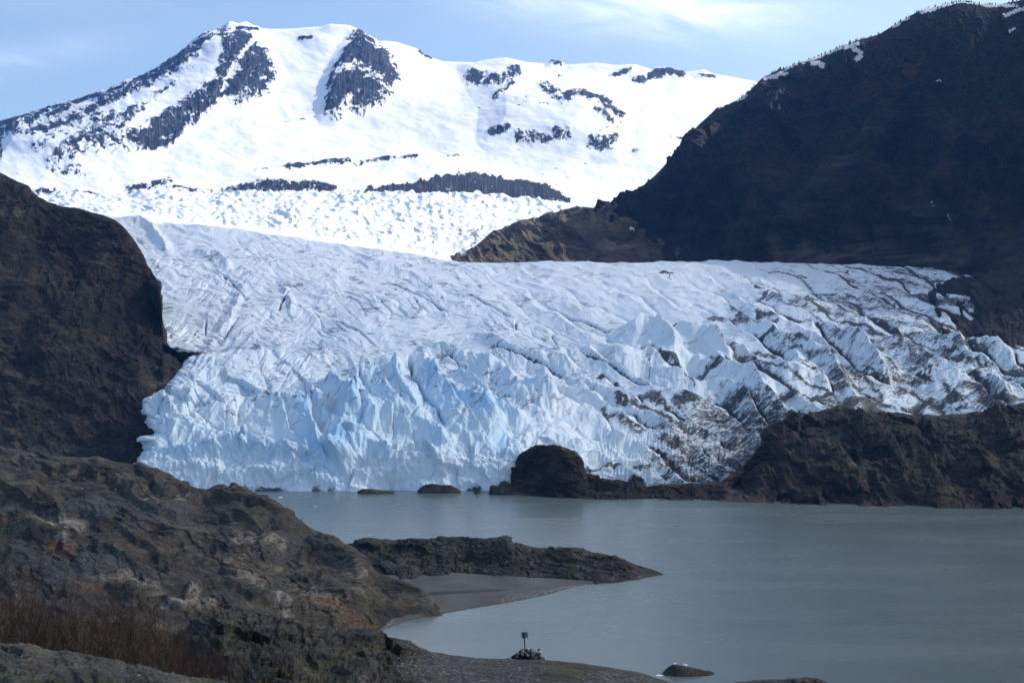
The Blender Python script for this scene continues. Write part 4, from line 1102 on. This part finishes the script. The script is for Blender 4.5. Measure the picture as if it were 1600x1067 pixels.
# beach ----------------------------------------------------------------------------
def beach_mat():
    m = new_mat('beach_gravel'); N = NB(m); p = N.pos()
    a = N.noise(N.mapv(p, (0.05, 0.03, 0.1), (0, 0, 0.4)), 1.0, 8, 0.6)
    v = N.voro(p, 1.6, out='Color'); s = N.n('ShaderNodeSeparateColor'); N.link(v, s.inputs[0])
    g = N.ramp(s.outputs[0], [(0, (0.035, 0.035, 0.031)), (0.6, (0.08, 0.078, 0.070)), (0.97, (0.24, 0.235, 0.22))])
    sand = N.ramp(a, [(0.3, (0.055, 0.054, 0.048)), (0.7, (0.105, 0.102, 0.090))])
    gm = N.rng(N.math('ADD', N.attr('gravel'), N.math('MULTIPLY', N.math('SUBTRACT', a, 0.5), 1.5)), 0.4, 0.6)
    col = N.mix(gm, sand, g)
    col = N.mix(N.rng(N.math('ADD', N.attr('wet'), N.math('MULTIPLY', N.math('SUBTRACT', a, 0.5), 1.2)), 0.45, 0.7), col, (0.035, 0.036, 0.036))
    nm = N.bump(N.noise(p, 1.3, 6, 0.7), 0.5, 0.3)
    N.out(col, 0.9, nm, 0.3)
    return m
def beach():
    px = np.linspace(560, 1000, 500)
    def wd(y): return CAM_H * F / (y - HY)
    shore = [(560,1000),(590,988),(610,978),(640,968),(680,960),(700,956),(740,949),(780,943),(820,936),(860,927),(900,916),(930,911.5),(960,909),(1000,906)]
    sx = [q[0] for q in shore]; sy = [q[1] for q in shore]
    rows = [[(x, y + 6, wd(y) - 1) for x, y in shore],
            [(x, y, wd(y)) for x, y in shore],
            [(560,950,560),(640,940,555),(700,930,568),(780,921,590),(860,914,608),(930,909,622),(1000,905,632)],
            [(560,900,620),(640,896,640),(700,894,648),(800,900,636),(860,903,633),(930,908,627),(1000,904.5,634)]]
    PX, PY, D, T = surface(rows, [6, 60, 50], px, 5)
    h = fbm(PX / 30, PY / 10, 3.0, 5) * 0.9 * sstep(0.9, 1.5, T)[:, None]
    h += sstep(900, 760, PX) * 1.2 * np.exp(-((T - 1.35) / 0.25) ** 2)[:, None]
    P = displace(PX, PY, D, h, 1.0)
    wet = np.exp(-((PY - (928 - (PX - 650) * 0.05)) / 3.2) ** 2) * sstep(640, 680, PX) * sstep(830, 760, PX) * 0.9
    wet = np.maximum(wet, sstep(1.14, 1.0, T)[:, None] * 0.9)
    gr = sstep(760, 800, PX) * sstep(1.8, 1.4, T)[:, None] * 0.8 + 0.12 + sstep(700, 620, PX) * 0.4
    o = grid_mesh('beach', P, beach_mat(), {'wet': wet, 'gravel': gr}, (PX, PY))
    tag(o, kind='structure')
beach()

# near ground: the hillside the camera stands on --------------------------------------
m_near = rock_mat('near_hillside_rock', 3.2, [(0.012, 0.012, 0.010), (0.036, 0.034, 0.029), (0.070, 0.067, 0.058), (0.16, 0.155, 0.14)],
                  rust_amt=0.25, light=(0.30, 0.29, 0.28), light_amt=0.5, moss_amt=0.9, tilt=0.25, bump=1.0, speck=1.0, gravel=True, gcell=17.0, gcols=[(0.0, (0.015, 0.015, 0.013)), (0.5, (0.05, 0.048, 0.042)), (0.86, (0.10, 0.097, 0.088)), (0.95, (0.36, 0.35, 0.33))])
def near_ridge():
    px = np.concatenate([np.linspace(-900, -25, 120), np.linspace(-24, 1120, 1000), np.linspace(1122, 2400, 120)])
    top = [(-900,960),(-200,955),(100,965),(250,985),(285,994),(296,984),(306,972),(322,962),(350,956),(380,958),(410,955),(440,958),(470,964),(500,972),(520,980),(545,984),(570,987),(600,993),(625,998),(642,1004),(660,1012),(685,1018),(700,1022),(740,1026),(790,1029),(850,1030),(900,1034),(950,1041),(1000,1050),(1040,1062),(1070,1074),(1120,1092),(1400,1180),(2400,1400)]
    rows = [[(-900,1500,22),(2400,1900,22)], [(-900,1110,58),(600,1110,60),(1120,1190,60),(2400,1600,52)],
            [(x, y + (26 if x < 1000 else 30), 80) for x, y in top], [(x, y, 94) for x, y in top], [(x, y + 45, 118) for x, y in top], [(x, y + 160, 190) for x, y in top]]
    def hf(PX, PY, D, T):
        k = (1 - 0.5 * np.exp(-((T - 3) / 0.2) ** 2))[:, None]
        l = sstep(720, 600, PX)
        h = crag(PX, PY, D, 40, 15, 10, 21.0, 2.4, 1.2) * (0.12 + 0.88 * l) + crag(PX, PY, D, 12, 3.0, 20, 23.0, 2.2) * (0.25 + 0.75 * l)
        h += fbm(PX / 5, PY / 3, 3.0, 4) * 1.3
        return h * k
    def at(PX, PY, D, T):
        return {'gravel': np.clip(0.15 + 0.65 * sstep(560, 700, PX) + 0.5 * fbm(PX / 60, PY / 20, 3.0, 4) - 0.9 * np.exp(-(((PX - 885) / 50) ** 2 + ((PY - 1045) / 16) ** 2)), 0, 1), 'moss': np.exp(-(((PX - 885) / 55) ** 2 + ((PY - 1045) / 14) ** 2)) * 0.62}
    return landform('near_ridge', rows, [20, 60, 60, 70, 20][:5], px, m_near, hf, at, sm=5, updir=0.4)
near_o, near_P, near_I = near_ridge()
def slab():
    px = np.linspace(-1400, 700, 900)
    top = [(-1400,930),(-400,975),(0,1003),(40,1005),(70,1012),(110,1018),(150,1026),(200,1036),(250,1045),(300,1056),(340,1062),(400,1076),(500,1100),(700,1180)]
    rows = [[(-1400,1900,9),(700,2200,9)], [(-1400,1150,26),(700,1350,26)], [(x, y + 35, 36) for x, y in top], [(x, y, 46) for x, y in top], [(x, y + 90, 62) for x, y in top]]
    def hf(PX, PY, D, T):
        k = (1 - 0.5 * np.exp(-((T - 3) / 0.2) ** 2))[:, None]
        return (crag(PX, PY, D, 46, 9, 14, 25.0, 2.8, 1.2) + crag(PX, PY, D, 13, 3.5, 14, 27.0, 2.4) + fbm(PX / 5, PY / 3, 3.0, 4) * 1.2) * k
    def at(PX, PY, D, T):
        return {'gravel': np.clip(0.25 + 0.6 * fbm(PX / 70, PY / 20, 7.0, 4), 0, 1)}
    m = rock_mat('mossy_slab_rock', 1.6, [(0.030, 0.030, 0.029), (0.065, 0.065, 0.062), (0.11, 0.11, 0.105), (0.21, 0.21, 0.20)],
                 rust_amt=0.15, light=(0.36, 0.36, 0.35), light_amt=0.5, moss_amt=0.85, tilt=0.2, bump=1.0, speck=0.6, gravel=True)
    return landform('near_slab', rows, [20, 60, 90, 20], px, m, hf, at, sm=5, updir=0.4)
slab_o, slab_P, slab_I = slab()

# water ----------------------------------------------------------------------------
def water():
    xs = np.linspace(-4000, 6000, 30); ys = np.linspace(-1500, 3500, 30)
    X, Y = np.meshgrid(xs, ys)
    P = np.stack([X, Y, 0 * X], -1)
    tag(grid_mesh('lake_water', P, water_mat()), kind='structure')
    P2 = np.stack([*np.meshgrid(np.linspace(-20000, 20000, 12), np.linspace(-6000, 30000, 12)), np.full((12, 12), -30.0)], -1)
    mm = new_mat('ground_gravel'); N = NB(mm); N.out((0.08, 0.08, 0.075), 0.95)
    tag(grid_mesh('ground', P2, mm), kind='structure')
water()

# ------------------------------------------------------------------ small things
def blob(rx, ry, rz, seed, sub=2, rough=0.25, flat=True, cut=0.0):
    """a stone: a subdivided icosahedron pushed by noise and chipped by planes; returns verts, faces"""
    import bmesh
    bm = bmesh.new()
    bmesh.ops.create_icosphere(bm, subdivisions=sub, radius=1.0)
    rs = np.random.RandomState(seed)
    V = np.array([v.co[:] for v in bm.verts])
    for _ in range(7):
        n = rs.normal(size=3); n /= np.linalg.norm(n)
        lim = rs.uniform(0.55, 0.85)
        d = V @ n
        V -= np.clip(d - lim, 0, None)[:, None] * n * 0.9
    V *= (1 + rough * 0.6 * fbm(V[:, 0] * 1.6 + seed, V[:, 1] * 1.6, V[:, 2] * 1.6, 3))[:, None]
    V *= np.array([rx, ry, rz])
    Fc = [[v.index for v in f.verts] for f in bm.faces]
    bm.free()
    return V, Fc
def stone_mat(name, c0, c1, k=3.0):
    m = new_mat(name); N = NB(m)
    o = N.n('ShaderNodeTexCoord').outputs['Object']
    a = N.noise(o, k, 9, 0.7)
    col = N.ramp(a, [(0.32, c0), (0.66, c1)])
    N.out(col, 0.85, N.bump(a, 0.7, 0.08), 0.2)
    return m
M_st = [stone_mat('pale_stone', (0.24, 0.235, 0.22), (0.46, 0.45, 0.42)), stone_mat('grey_stone', (0.07, 0.07, 0.068), (0.16, 0.155, 0.15)),
        stone_mat('dark_stone', (0.018, 0.018, 0.018), (0.05, 0.048, 0.045)), stone_mat('brown_stone', (0.05, 0.035, 0.025), (0.13, 0.095, 0.075))]

def mesh_z(P, I, px, x, default=None):
    pass
def surf_at(P, px, py):
    """nearest vertex of a landform that projects to (px, py)"""
    x = CX + F * P[..., 0] / P[..., 1]; y = HY - F * (P[..., 2] - CAM_H) / P[..., 1]
    d = (x - px) ** 2 + (y - py) ** 2
    i = np.unravel_index(np.argmin(d), d.shape)
    return P[i]

# cairn with a little sign on a stake
def top_at(P, px):
    """highest point of a landform on the line of sight column px"""
    x = CX + F * P[..., 0] / P[..., 1]; y = HY - F * (P[..., 2] - CAM_H) / P[..., 1]
    y = np.where((np.abs(x - px) < 1.6) & (P[..., 1] < 110), y, 1e9)
    i = np.unravel_index(np.argmin(y), y.shape)
    return P[i]
base = top_at(near_P, 825)
bx, by, bz = base
mpp = by / F                    # metres per photo pixel here
cairn = bpy.data.objects.new('cairn', None); COL.objects.link(cairn)
cairn.location = (bx, by, bz - 0.1)
tag(cairn, 'heap of pale and dark stones piled up on the gravel ridge above the lake', 'cairn')
rs = np.random.RandomState(5)
prof = [(-30, 1), (-22, 7), (-12, 14), (-3, 17), (6, 17), (12, 18), (18, 14), (24, 7), (31, 1)]
def hp(x): return np.interp(x, [q[0] for q in prof], [q[1] for q in prof])
k = 0
for lay_ in range(4):
    for x in np.arange(-29, 30, 4.6):
        hh = hp(x)
        y = lay_ * 5.0
        if y > hh - 1.0: continue
        sz = rs.uniform(2.6, 4.4)
        V, Fc = blob(sz * mpp, sz * mpp * 0.9, sz * 0.8 * mpp, 100 + k, 2, 0.3)
        rr = rs.rand()
        mt = M_st[0] if rr < 0.34 else (M_st[1] if rr < 0.64 else (M_st[2] if rr < 0.82 else M_st[3]))
        o = obj_from('stone', V, Fc, mt, cairn)
        o.location = ((x + rs.uniform(-1.5, 1.5)) * mpp, rs.uniform(-0.35, 0.25) * (1 - lay_ / 5), (y + rs.uniform(-0.5, 1.0)) * mpp + 0.05)
        o.rotation_euler = (rs.rand() * 3, rs.rand() * 3, rs.rand() * 3)
        k += 1
for x, y, sz, mt in ((12, 16, 5.6, 0), (-7, 15, 3.4, 0), (-15, 12.5, 2.8, 0), (27, 5, 4.2, 0), (20, 13, 3.4, 0), (1, 9.5, 3.2, 0), (8, 5.5, 4.4, 3), (18, 18, 2.8, 2), (-10, 16, 2.6, 2), (-1, 17, 3.2, 2), (30, 1, 2.6, 0)):
    V, Fc = blob(sz * mpp * 1.1, sz * mpp * 0.9, sz * 0.75 * mpp, 300 + k, 2, 0.3)
    o = obj_from('stone', V, Fc, M_st[mt], cairn)
    o.location = (x * mpp, -0.4, y * mpp + 0.05); o.rotation_euler = (rs.rand(), rs.rand(), rs.rand() * 3); k += 1
# the heart of the heap, smaller rubble
V, Fc = blob(26 * mpp, 0.55, 13 * mpp, 77, 4, 0.6)
o = obj_from('rubble_core', V, Fc, M_st[2], cairn); o.location = (0, 0.15, 1 * mpp)

def box(cx, cy, cz, sx, sy, sz, rot=0.0):
    v = []
    for a in (-1, 1):
        for b in (-1, 1):
            for c in (-1, 1): v.append((cx + a * sx / 2, cy + b * sy / 2, cz + c * sz / 2))
    f = [(0,1,3,2),(4,6,7,5),(0,4,5,1),(2,3,7,6),(0,2,6,4),(1,5,7,3)]
    return v, f
def solid(name, bits, mat, parent=None, bev=0.0):
    V = []; Fc = []
    for v, f in bits:
        n = len(V); V += v; Fc += [tuple(i + n for i in q) for q in f]
    o = obj_from(name, V, Fc, mat, parent)
    if bev:
        b = o.modifiers.new('b', 'BEVEL'); b.width = bev; b.segments = 2
    return o
m_post = new_mat('weathered_stake'); N = NB(m_post)
N.out(N.ramp(N.noise(N.mapv(N.pos(), (14, 14, 2)), 1.0, 6, 0.6), [(0.3, (0.012, 0.014, 0.02)), (0.7, (0.035, 0.04, 0.055))]), 0.7)
m_panel = new_mat('faded_sign_panel'); N = NB(m_panel)
N.out(N.ramp(N.noise(N.mapv(N.pos(), (6, 6, 9)), 1.0, 6, 0.6), [(0.3, (0.13, 0.145, 0.20)), (0.7, (0.22, 0.24, 0.30))]), 0.5)
sign = bpy.data.objects.new('sign_post', None); COL.objects.link(sign)
sign.location = (bx - 3 * mpp, by - 0.05, bz + 15 * mpp)
tag(sign, 'small blue-grey sign panel on a thin dark stake standing in the cairn', 'sign')
sign.rotation_euler = (0, math.radians(-4), 0)
solid('stake', [box(0, 0, 12.5 * mpp, 0.085, 0.07, 31 * mpp)], m_post, sign, 0.01)
solid('sign_panel', [box(1.0 * mpp, 0.055, 23 * mpp, 10 * mpp, 0.03, 9 * mpp)], m_panel, sign, 0.006)

# rocks standing in the lake
m_isle = rock_mat('lake_rock', 5, [(0.018, 0.018, 0.017), (0.042, 0.041, 0.038), (0.068, 0.066, 0.060), (0.13, 0.125, 0.115)],
                  rust_amt=0.15, light_amt=0.5, moss_amt=0.3, tilt=0.4, bump=1.0)
def islet(name, prof_px, yw, depth, mat, label, cat, rg=0.22):
    """an elongated rock with the outline prof_px [(px, py)], waterline row yw, standing in the water"""
    D0 = CAM_H * F / (yw - HY)
    xs = np.linspace(prof_px[0][0], prof_px[-1][0], 150)
    ty = np.interp(xs, [q[0] for q in prof_px], [q[1] for q in prof_px])
    v = np.linspace(-1, 1, 60)
    XX, VV = np.meshgrid(xs, v)
    u = (XX - xs[0]) / (xs[-1] - xs[0])
    half = depth * np.sqrt(np.clip(4 * u * (1 - u), 0, 1)) ** 0.8 + 0.2
    Y = D0 + VV * half + depth * 0.2
    H = (yw - np.broadcast_to(ty, XX.shape)) / F * D0
    nn = fbm(XX / 9, VV * 2, 3.0, 5) * 0.5 + facets(XX / 8, VV * 2.5, 3) * 0.5
    Z = H * np.clip(1 - np.abs(VV) ** 1.8, 0, 1) * (1 + rg * nn * (1 - np.exp(-(VV / 0.3) ** 2))) - 0.35
    Z = Z + 0.25 * nn * np.minimum(1, H)
    P = np.stack([(XX - CX) / F * D0 + nn * 0.3, Y, Z], -1)
    o = grid_mesh(name, P - np.array([P[..., 0].mean(), D0, 0]), mat)
    o.location = (P[..., 0].mean(), D0, 0)
    tag(o, label, cat)
    return o, P
islet('lake_rock', [(1033,1054),(1040,1046),(1050,1039),(1055,1036),(1062,1038),(1072,1041),(1084,1043),(1096,1046),(1108,1047),(1116,1050)], 1053, 5.0, m_isle,
      'low dark pointed rock in the lake with a scrap of white ice on its top', 'rock', 0.55)
islet('lake_rock', [(1136,1074),(1150,1066),(1180,1064),(1200,1061),(1225,1063),(1240,1060),(1262,1058),(1280,1059),(1296,1066),(1302,1074)], 1076, 6.0, m_isle,
      'long low rock at the bottom edge, right of the pointed lake rock', 'rock', 0.5)
# boulders along the foot of the ice
for pr, yw, lab in (([(652,766),(658,760),(666,756),(676,755),(690,757),(704,757),(714,762),(720,766)], 770, 'low flat-topped black rock at the foot of the ice cliff'),
                    ([(558,767),(566,763),(580,763),(600,766),(616,767)], 771, 'thin black rock sliver at the waterline left of the flat-topped rock'),
                    ([(764,768),(766,758),(772,757),(778,759),(782,752),(790,750),(798,756),(802,768)], 772, 'dark broken boulder beside the left end of the rock dome under the ice'),
                    ([(741,767),(744,762),(748,762),(750,767)], 771, 'tiny black boulder at the waterline between the flat-topped rock and the dome')):
    islet('shore_rock', pr, yw, 7.0, m_isle, lab, 'rock')

# floating ice and scraps of snow-covered ice
m_bit = new_mat('white_ice'); N = NB(m_bit)
N.out(N.ramp(N.noise(N.n('ShaderNodeTexCoord').outputs['Object'], 1.5, 6), [(0.3, (0.62, 0.72, 0.80)), (0.7, (0.85, 0.88, 0.90))]), 0.5)
def ice_bit(name, px, py, wpx, hpx, seed, lab, z=None, D=None):
    D = D or CAM_H * F / (py - HY)
    V, Fc = blob(wpx / F * D / 2, wpx / F * D / 3, hpx / F * D / 2 + 0.02, seed, 3, 0.8)
    o = obj_from(name, V, Fc, m_bit)
    o.location = ((px - CX) / F * D, D, (CAM_H + (HY - py) / F * D) if z is None else z)
    tag(o, lab, 'ice')
ice_bit('ice_chunk', 1030, 1055, 15, 3.0, 1, 'small floating white ice chunk just left of the pointed lake rock')
ice_bit('ice_chunk', 1070, 1038.5, 10, 3.2, 2, 'white ice scrap lying on top of the pointed lake rock', D=428)
ice_bit('ice_chunk', 1054, 1036.5, 6, 3.0, 3, 'smallest white ice crumb on the peak of the pointed lake rock', D=428)
ice_bit('ice_floe', 439, 777, 9, 2.0, 4, 'small pale floe drifting off the left end of the ice cliff')
ice_bit('ice_floe', 493, 791, 6, 1.2, 5, 'faint sliver of ice floating right of the small pale floe')
ice_bit('ice_floe', 1092, 797, 5, 1.2, 8, 'tiny ice sliver floating in front of the rock bank')
ice_bit('ice_block', 1140, 769, 14, 6, 9, 'white ice block stranded on the low rocks below the dirty ice', D=1118)

# pale boulders on the rock hill and the peninsula
rs = np.random.RandomState(21)
protos = []
for i in range(5):
    V, Fc = blob(1, 0.9, 0.7, 500 + i, 1, 0.3)
    protos.append((V, Fc))
bmesh_cache = []
for i, (V, Fc) in enumerate(protos):
    me = bpy.data.meshes.new('boulder'); me.from_pydata([tuple(v) for v in V], [], Fc); me.materials.append(M_st[0] if i < 2 else M_st[1]); bmesh_cache.append(me)
def scatter(P, reg, n, s0, s1, lab, grp, mats=(0, 1, 2, 3, 4)):
    x = CX + F * P[..., 0] / P[..., 1]; y = HY - F * (P[..., 2] - CAM_H) / P[..., 1]
    ok = np.argwhere((x > reg[0]) & (x < reg[2]) & (y > reg[1]) & (y < reg[3]))
    for i in range(n):
        r, c = ok[rs.randint(len(ok))]
        p = P[r, c]; s = rs.uniform(s0, s1) ** 1.0 * p[1] / F
        o = bpy.data.objects.new('boulder', bmesh_cache[mats[rs.randint(len(mats))]]); COL.objects.link(o)
        o.location = (p[0], p[1], p[2] + s * 0.2); o.scale = (s * rs.uniform(0.8, 1.4), s, s * rs.uniform(0.6, 1)); o.rotation_euler = (rs.rand(), rs.rand(), rs.rand() * 6)
        tag(o, lab, 'boulder', grp)
scatter(hill_P, (20, 730, 560, 970), 90, 0.8, 2.0, 'pale boulder lying loose on the big brown rock hill at left', 'pale boulders on the rock hill')
scatter(pen_P, (560, 850, 980, 900), 45, 0.7, 1.7, 'grey boulder lying on the dark rock peninsula', 'boulders on the peninsula')
scatter(near_P, (480, 1000, 1050, 1067), 60, 0.7, 1.8, 'small loose stone on the gravel ridge around the cairn', 'stones on the gravel ridge')
scatter(slab_P, (0, 1006, 330, 1067), 14, 1.5, 4.0, 'stone lying on the mossy slab at the bottom left corner', 'stones on the mossy slab')

# conifers along the crest of the dark mountain
m_need = new_mat('conifer_needles'); N = NB(m_need)
N.out(N.ramp(N.noise(N.n('ShaderNodeTexCoord').outputs['Object'], 2.5, 5), [(0.3, (0.006, 0.010, 0.006)), (0.7, (0.022, 0.032, 0.018))]), 0.9)
m_bark = new_mat('conifer_bark'); N = NB(m_bark); N.out((0.035, 0.025, 0.02), 0.9)
def conifer(seed):
    rs = np.random.RandomState(seed)
    V = []; Fc = []
    nl = 9
    for l in range(nl):
        z = 0.12 + 0.86 * l / nl; r = 0.24 * (1 - l / nl) ** 0.85 + 0.015
        nb = 8
        for b in range(nb):
            a = 6.283 * (b + rs.rand() * 0.8) / nb; rr = r * rs.uniform(0.55, 1.25)
            c, s = math.cos(a), math.sin(a); w_ = 0.05 + 0.1 * r
            n = len(V)
            V += [(0, 0, z + 0.10), (c * rr - s * w_, s * rr + c * w_, z - 0.03 - 0.05 * rs.rand()), (c * rr * 1.15, s * rr * 1.15, z - 0.07), (c * rr + s * w_, s * rr - c * w_, z - 0.03 - 0.05 * rs.rand())]
            Fc += [(n, n + 1, n + 2), (n, n + 2, n + 3)]
    me = bpy.data.meshes.new('crown'); me.from_pydata(V, [], Fc); me.materials.append(m_need)
    V = []; Fc = []
    for i in range(6):
        a = i * math.pi / 3; V += [(math.cos(a) * 0.022, math.sin(a) * 0.022, -0.05), (math.cos(a) * 0.004, math.sin(a) * 0.004, 0.97)]
    for i in range(6):
        j = (i + 1) % 6; Fc.append((2 * i, 2 * j, 2 * j + 1, 2 * i + 1))
    mt = bpy.data.meshes.new('trunk'); mt.from_pydata(V, [], Fc); mt.materials.append(m_bark)
    return me, mt
trees = [conifer(i) for i in range(5)]
rs = np.random.RandomState(9)
X = CX + F * rm_P[..., 0] / rm_P[..., 1]; Yp = HY - F * (rm_P[..., 2] - CAM_H) / rm_P[..., 1]
T = rm_I[3]
crest_rows = np.argwhere((T > 3.55) & (T <= 4.0))[:, 0]
cnt = 0
tries = 0
while cnt < 230 and tries < 5000:
    tries += 1
    tx = rs.uniform(1150, 1640)
    on_crest = cnt < 110
    c = int(np.argmin(np.abs(rm_I[0][0] - tx)))
    r = crest_rows[-1] - (rs.randint(0, 3) if on_crest else int(abs(rs.normal()) * 22))
    r = max(r, crest_rows[0])
    p = rm_P[r, c]
    hgt = rs.uniform(3, 8) * (1.0 if on_crest else 1.3)
    me, mt = trees[rs.randint(5)]
    e = bpy.data.objects.new('conifer_tree', None); COL.objects.link(e)
    e.location = (p[0], p[1], p[2] - 0.5); e.scale = (hgt * 1.1, hgt * 1.1, hgt); e.rotation_euler = (0, 0, rs.rand() * 6)
    if on_crest: tag(e, 'small dark conifer standing against the sky on the crest of the dark mountain', 'tree', 'conifers on the dark mountain crest')
    else: tag(e, 'small dark conifer on the steep slope just under the crest of the dark mountain', 'tree', 'conifers under the dark mountain crest')
    for nm_, mm_ in (('crown', me), ('trunk', mt)):
        o = bpy.data.objects.new(nm_, mm_); COL.objects.link(o); o.parent = e
    cnt += 1

# leafless willow thicket ------------------------------------------------------------
m_twig = new_mat('willow_twigs'); N = NB(m_twig)
ob = N.pos()
N.out(N.ramp(N.noise(ob, 0.9, 5), [(0.3, (0.030, 0.018, 0.013)), (0.7, (0.085, 0.052, 0.036))]), 0.8)
def thicket(name, spots, label, seed):
    rs = np.random.RandomState(seed)
    V = []; Fc = []
    def twig(p, d, L, r, dep):
        pts = [np.array(p, float)]; dirs = np.array(d, float)
        n = 4
        for i in range(n):
            dirs = dirs + rs.normal(size=3) * 0.10; dirs[2] += 0.03; dirs /= np.linalg.norm(dirs)
            pts.append(pts[-1] + dirs * L / n)
        for i, q in enumerate(pts):
            rr = r * (1 - 0.8 * i / n)
            for k_ in range(3):
                a = k_ * 2.094
                V.append((q[0] + math.cos(a) * rr, q[1] + math.sin(a) * rr, q[2]))
        b = len(V) - 3 * (n + 1)
        for i in range(n):
            for k_ in range(3):
                j = (k_ + 1) % 3
                Fc.append((b + 3*i + k_, b + 3*i + j, b + 3*(i+1) + j, b + 3*(i+1) + k_))
        if dep > 0:
            for _ in range(5 if dep == 2 else 4):
                i = rs.randint(1, n + 1)
                dd = dirs + rs.normal(size=3) * 0.33; dd[2] = abs(dd[2]); dd /= np.linalg.norm(dd)
                twig(pts[i], dd, L * rs.uniform(0.35, 0.6), r * 0.55, dep - 1)
    for (x, y, z, H, n) in spots:
        for _ in range(n):
            d = np.array([rs.normal() * 0.22 + 0.06, rs.normal() * 0.22, 1.0]); d /= np.linalg.norm(d)
            twig((x + rs.normal() * 0.5, y + rs.normal() * 0.5, z - 0.1), d, H * rs.uniform(0.55, 1.1), 0.013, 2)
    o = obj_from(name, V, Fc, m_twig)
    tag(o, label, 'bushes', kind='stuff')
    return o
rs = np.random.RandomState(33)
spots = []
for i in range(230):
    x = rs.uniform(-120, 345)
    ybase = np.interp(x, [-120, 0, 100, 200, 300, 345], [1000, 1012, 1022, 1038, 1058, 1066])
    ytop = np.interp(x, [-120, 0, 60, 150, 250, 330], [890, 905, 925, 940, 975, 1030])
    D = rs.uniform(50, 66)
    yb = ybase + (D - 46) * 0.9
    zb = CAM_H + (HY - yb) / F * D
    Hh = max(1.2, (yb - ytop) / F * D * rs.uniform(0.75, 1.05))
    spots.append(((x - CX) / F * D, D, zb, min(Hh, 4.2), 3))
thicket('willow_thicket', spots, 'reddish brown leafless willow thicket behind the mossy slab at the lower left', 3)
spots = []
for i in range(26):
    x = rs.uniform(330, 470)
    p = surf_at(near_P, x, rs.uniform(1040, 1062))
    spots.append((p[0], p[1], p[2], rs.uniform(0.6, 1.3), 2))
thicket('low_scrub', spots, 'low brown leafless scrub on the dark ground right of the willow thicket', 4)

# ------------------------------------------------------------------ unseen cloud, added and outlined to shade the tongue
def shade_cloud():
    H = 3000.0
    off = SUN / SUN[2]
    def g(px, py, D):
        p = unproj(np.array(px, float), np.array(py, float), np.array(D, float))
        q = p - SUN * (p[2] / SUN[2])
        return (q[0], q[1])
    north = [g(-700, 318, 3350), g(100, 332, 3050), g(180, 341, 3000), g(330, 354, 2990), g(450, 372, 2990), g(560, 386, 2990), g(640, 397, 2990), g(700, 407, 3000), g(860, 412, 3030), g(1040, 412, 3080)]
    poly = [(-4500, -2000), (-4500, north[0][1] + 300), (-2600, north[0][1] + 150)] + north + [(1200, 3150), (2400, 3300), (3600, 3100), (3600, -2000)]
    poly = [(x + off[0] * H, y + off[1] * H) for x, y in poly]
    xs = np.linspace(min(q[0] for q in poly), max(q[0] for q in poly), 260); ys = np.linspace(min(q[1] for q in poly), max(q[1] for q in poly), 220)
    X, Y = np.meshgrid(xs, ys)
    d, _, _ = seg_dist(X, Y, poly + [poly[0]])
    sd = np.where(inpoly(X, Y, poly), d, -d) + fbm(X / 260, Y / 260, 2.0, 4) * 45
    th = np.sqrt(np.clip(sd, 0, None)) * 4.0
    th = th * (1 + 0.5 * fbm(X / 500, Y / 500, 6.0, 5))
    idx = -np.ones(X.shape, int)
    V = []; Fc = []
    inside = sd > -30
    n = inside.sum()
    idx[inside] = np.arange(n)
    pts = np.stack([X[inside], Y[inside]], -1)
    tt = th[inside]
    top = np.column_stack([pts, H + tt * 1.3]); bot = np.column_stack([pts, H - tt * 0.15])
    V = np.concatenate([top, bot])
    a = idx[:-1, :-1]; b = idx[:-1, 1:]; c = idx[1:, 1:]; e = idx[1:, :-1]
    ok = (a >= 0) & (b >= 0) & (c >= 0) & (e >= 0)
    q = np.stack([a[ok], b[ok], c[ok], e[ok]], -1)
    Fc = np.concatenate([q, q[:, ::-1] + n])
    m = new_mat('shade_cloud_vapour'); N = NB(m)
    tr = N.n('ShaderNodeBsdfTransparent'); tr.inputs[0].default_value = (CT, CT, CT, 1)
    df = N.n('ShaderNodeBsdfTranslucent'); df.inputs[0].default_value = (0.9, 0.92, 0.95, 1)
    d2 = N.n('ShaderNodeBsdfDiffuse'); d2.inputs[0].default_value = (0.9, 0.92, 0.95, 1)
    m1 = N.n('ShaderNodeMixShader'); m1.inputs[0].default_value = 0.5
    N.link(df.outputs[0], m1.inputs[1]); N.link(d2.outputs[0], m1.inputs[2])
    m2 = N.n('ShaderNodeMixShader'); m2.inputs[0].default_value = 0.36
    N.link(tr.outputs[0], m2.inputs[1]); N.link(m1.outputs[0], m2.inputs[2])
    oo = N.n('ShaderNodeOutputMaterial'); N.link(m2.outputs[0], oo.inputs[0])
    o = obj_from('shade_cloud', V, Fc.tolist(), m, smooth=True)
    tag(o, kind='structure')
CT = 0.85
shade_cloud()

# ------------------------------------------------------------------ haze
def haze():
    v, f = box(0, 5000, (2750 - 34) / 2, 24000, 13500, 2750 + 34)
    m = new_mat('haze_air'); N = NB(m)
    pv = N.n('ShaderNodeVolumePrincipled')
    pv.inputs['Color'].default_value = (0.13, 0.39, 1.0, 1)
    pv.inputs['Density'].default_value = HAZE
    pv.inputs['Anisotropy'].default_value = 0.1
    o = N.n('ShaderNodeOutputMaterial'); N.link(pv.outputs[0], o.inputs['Volume'])
    ob = obj_from('haze', v, f, m)
    tag(ob, kind='stuff')
HAZE = 3.3e-5
haze()
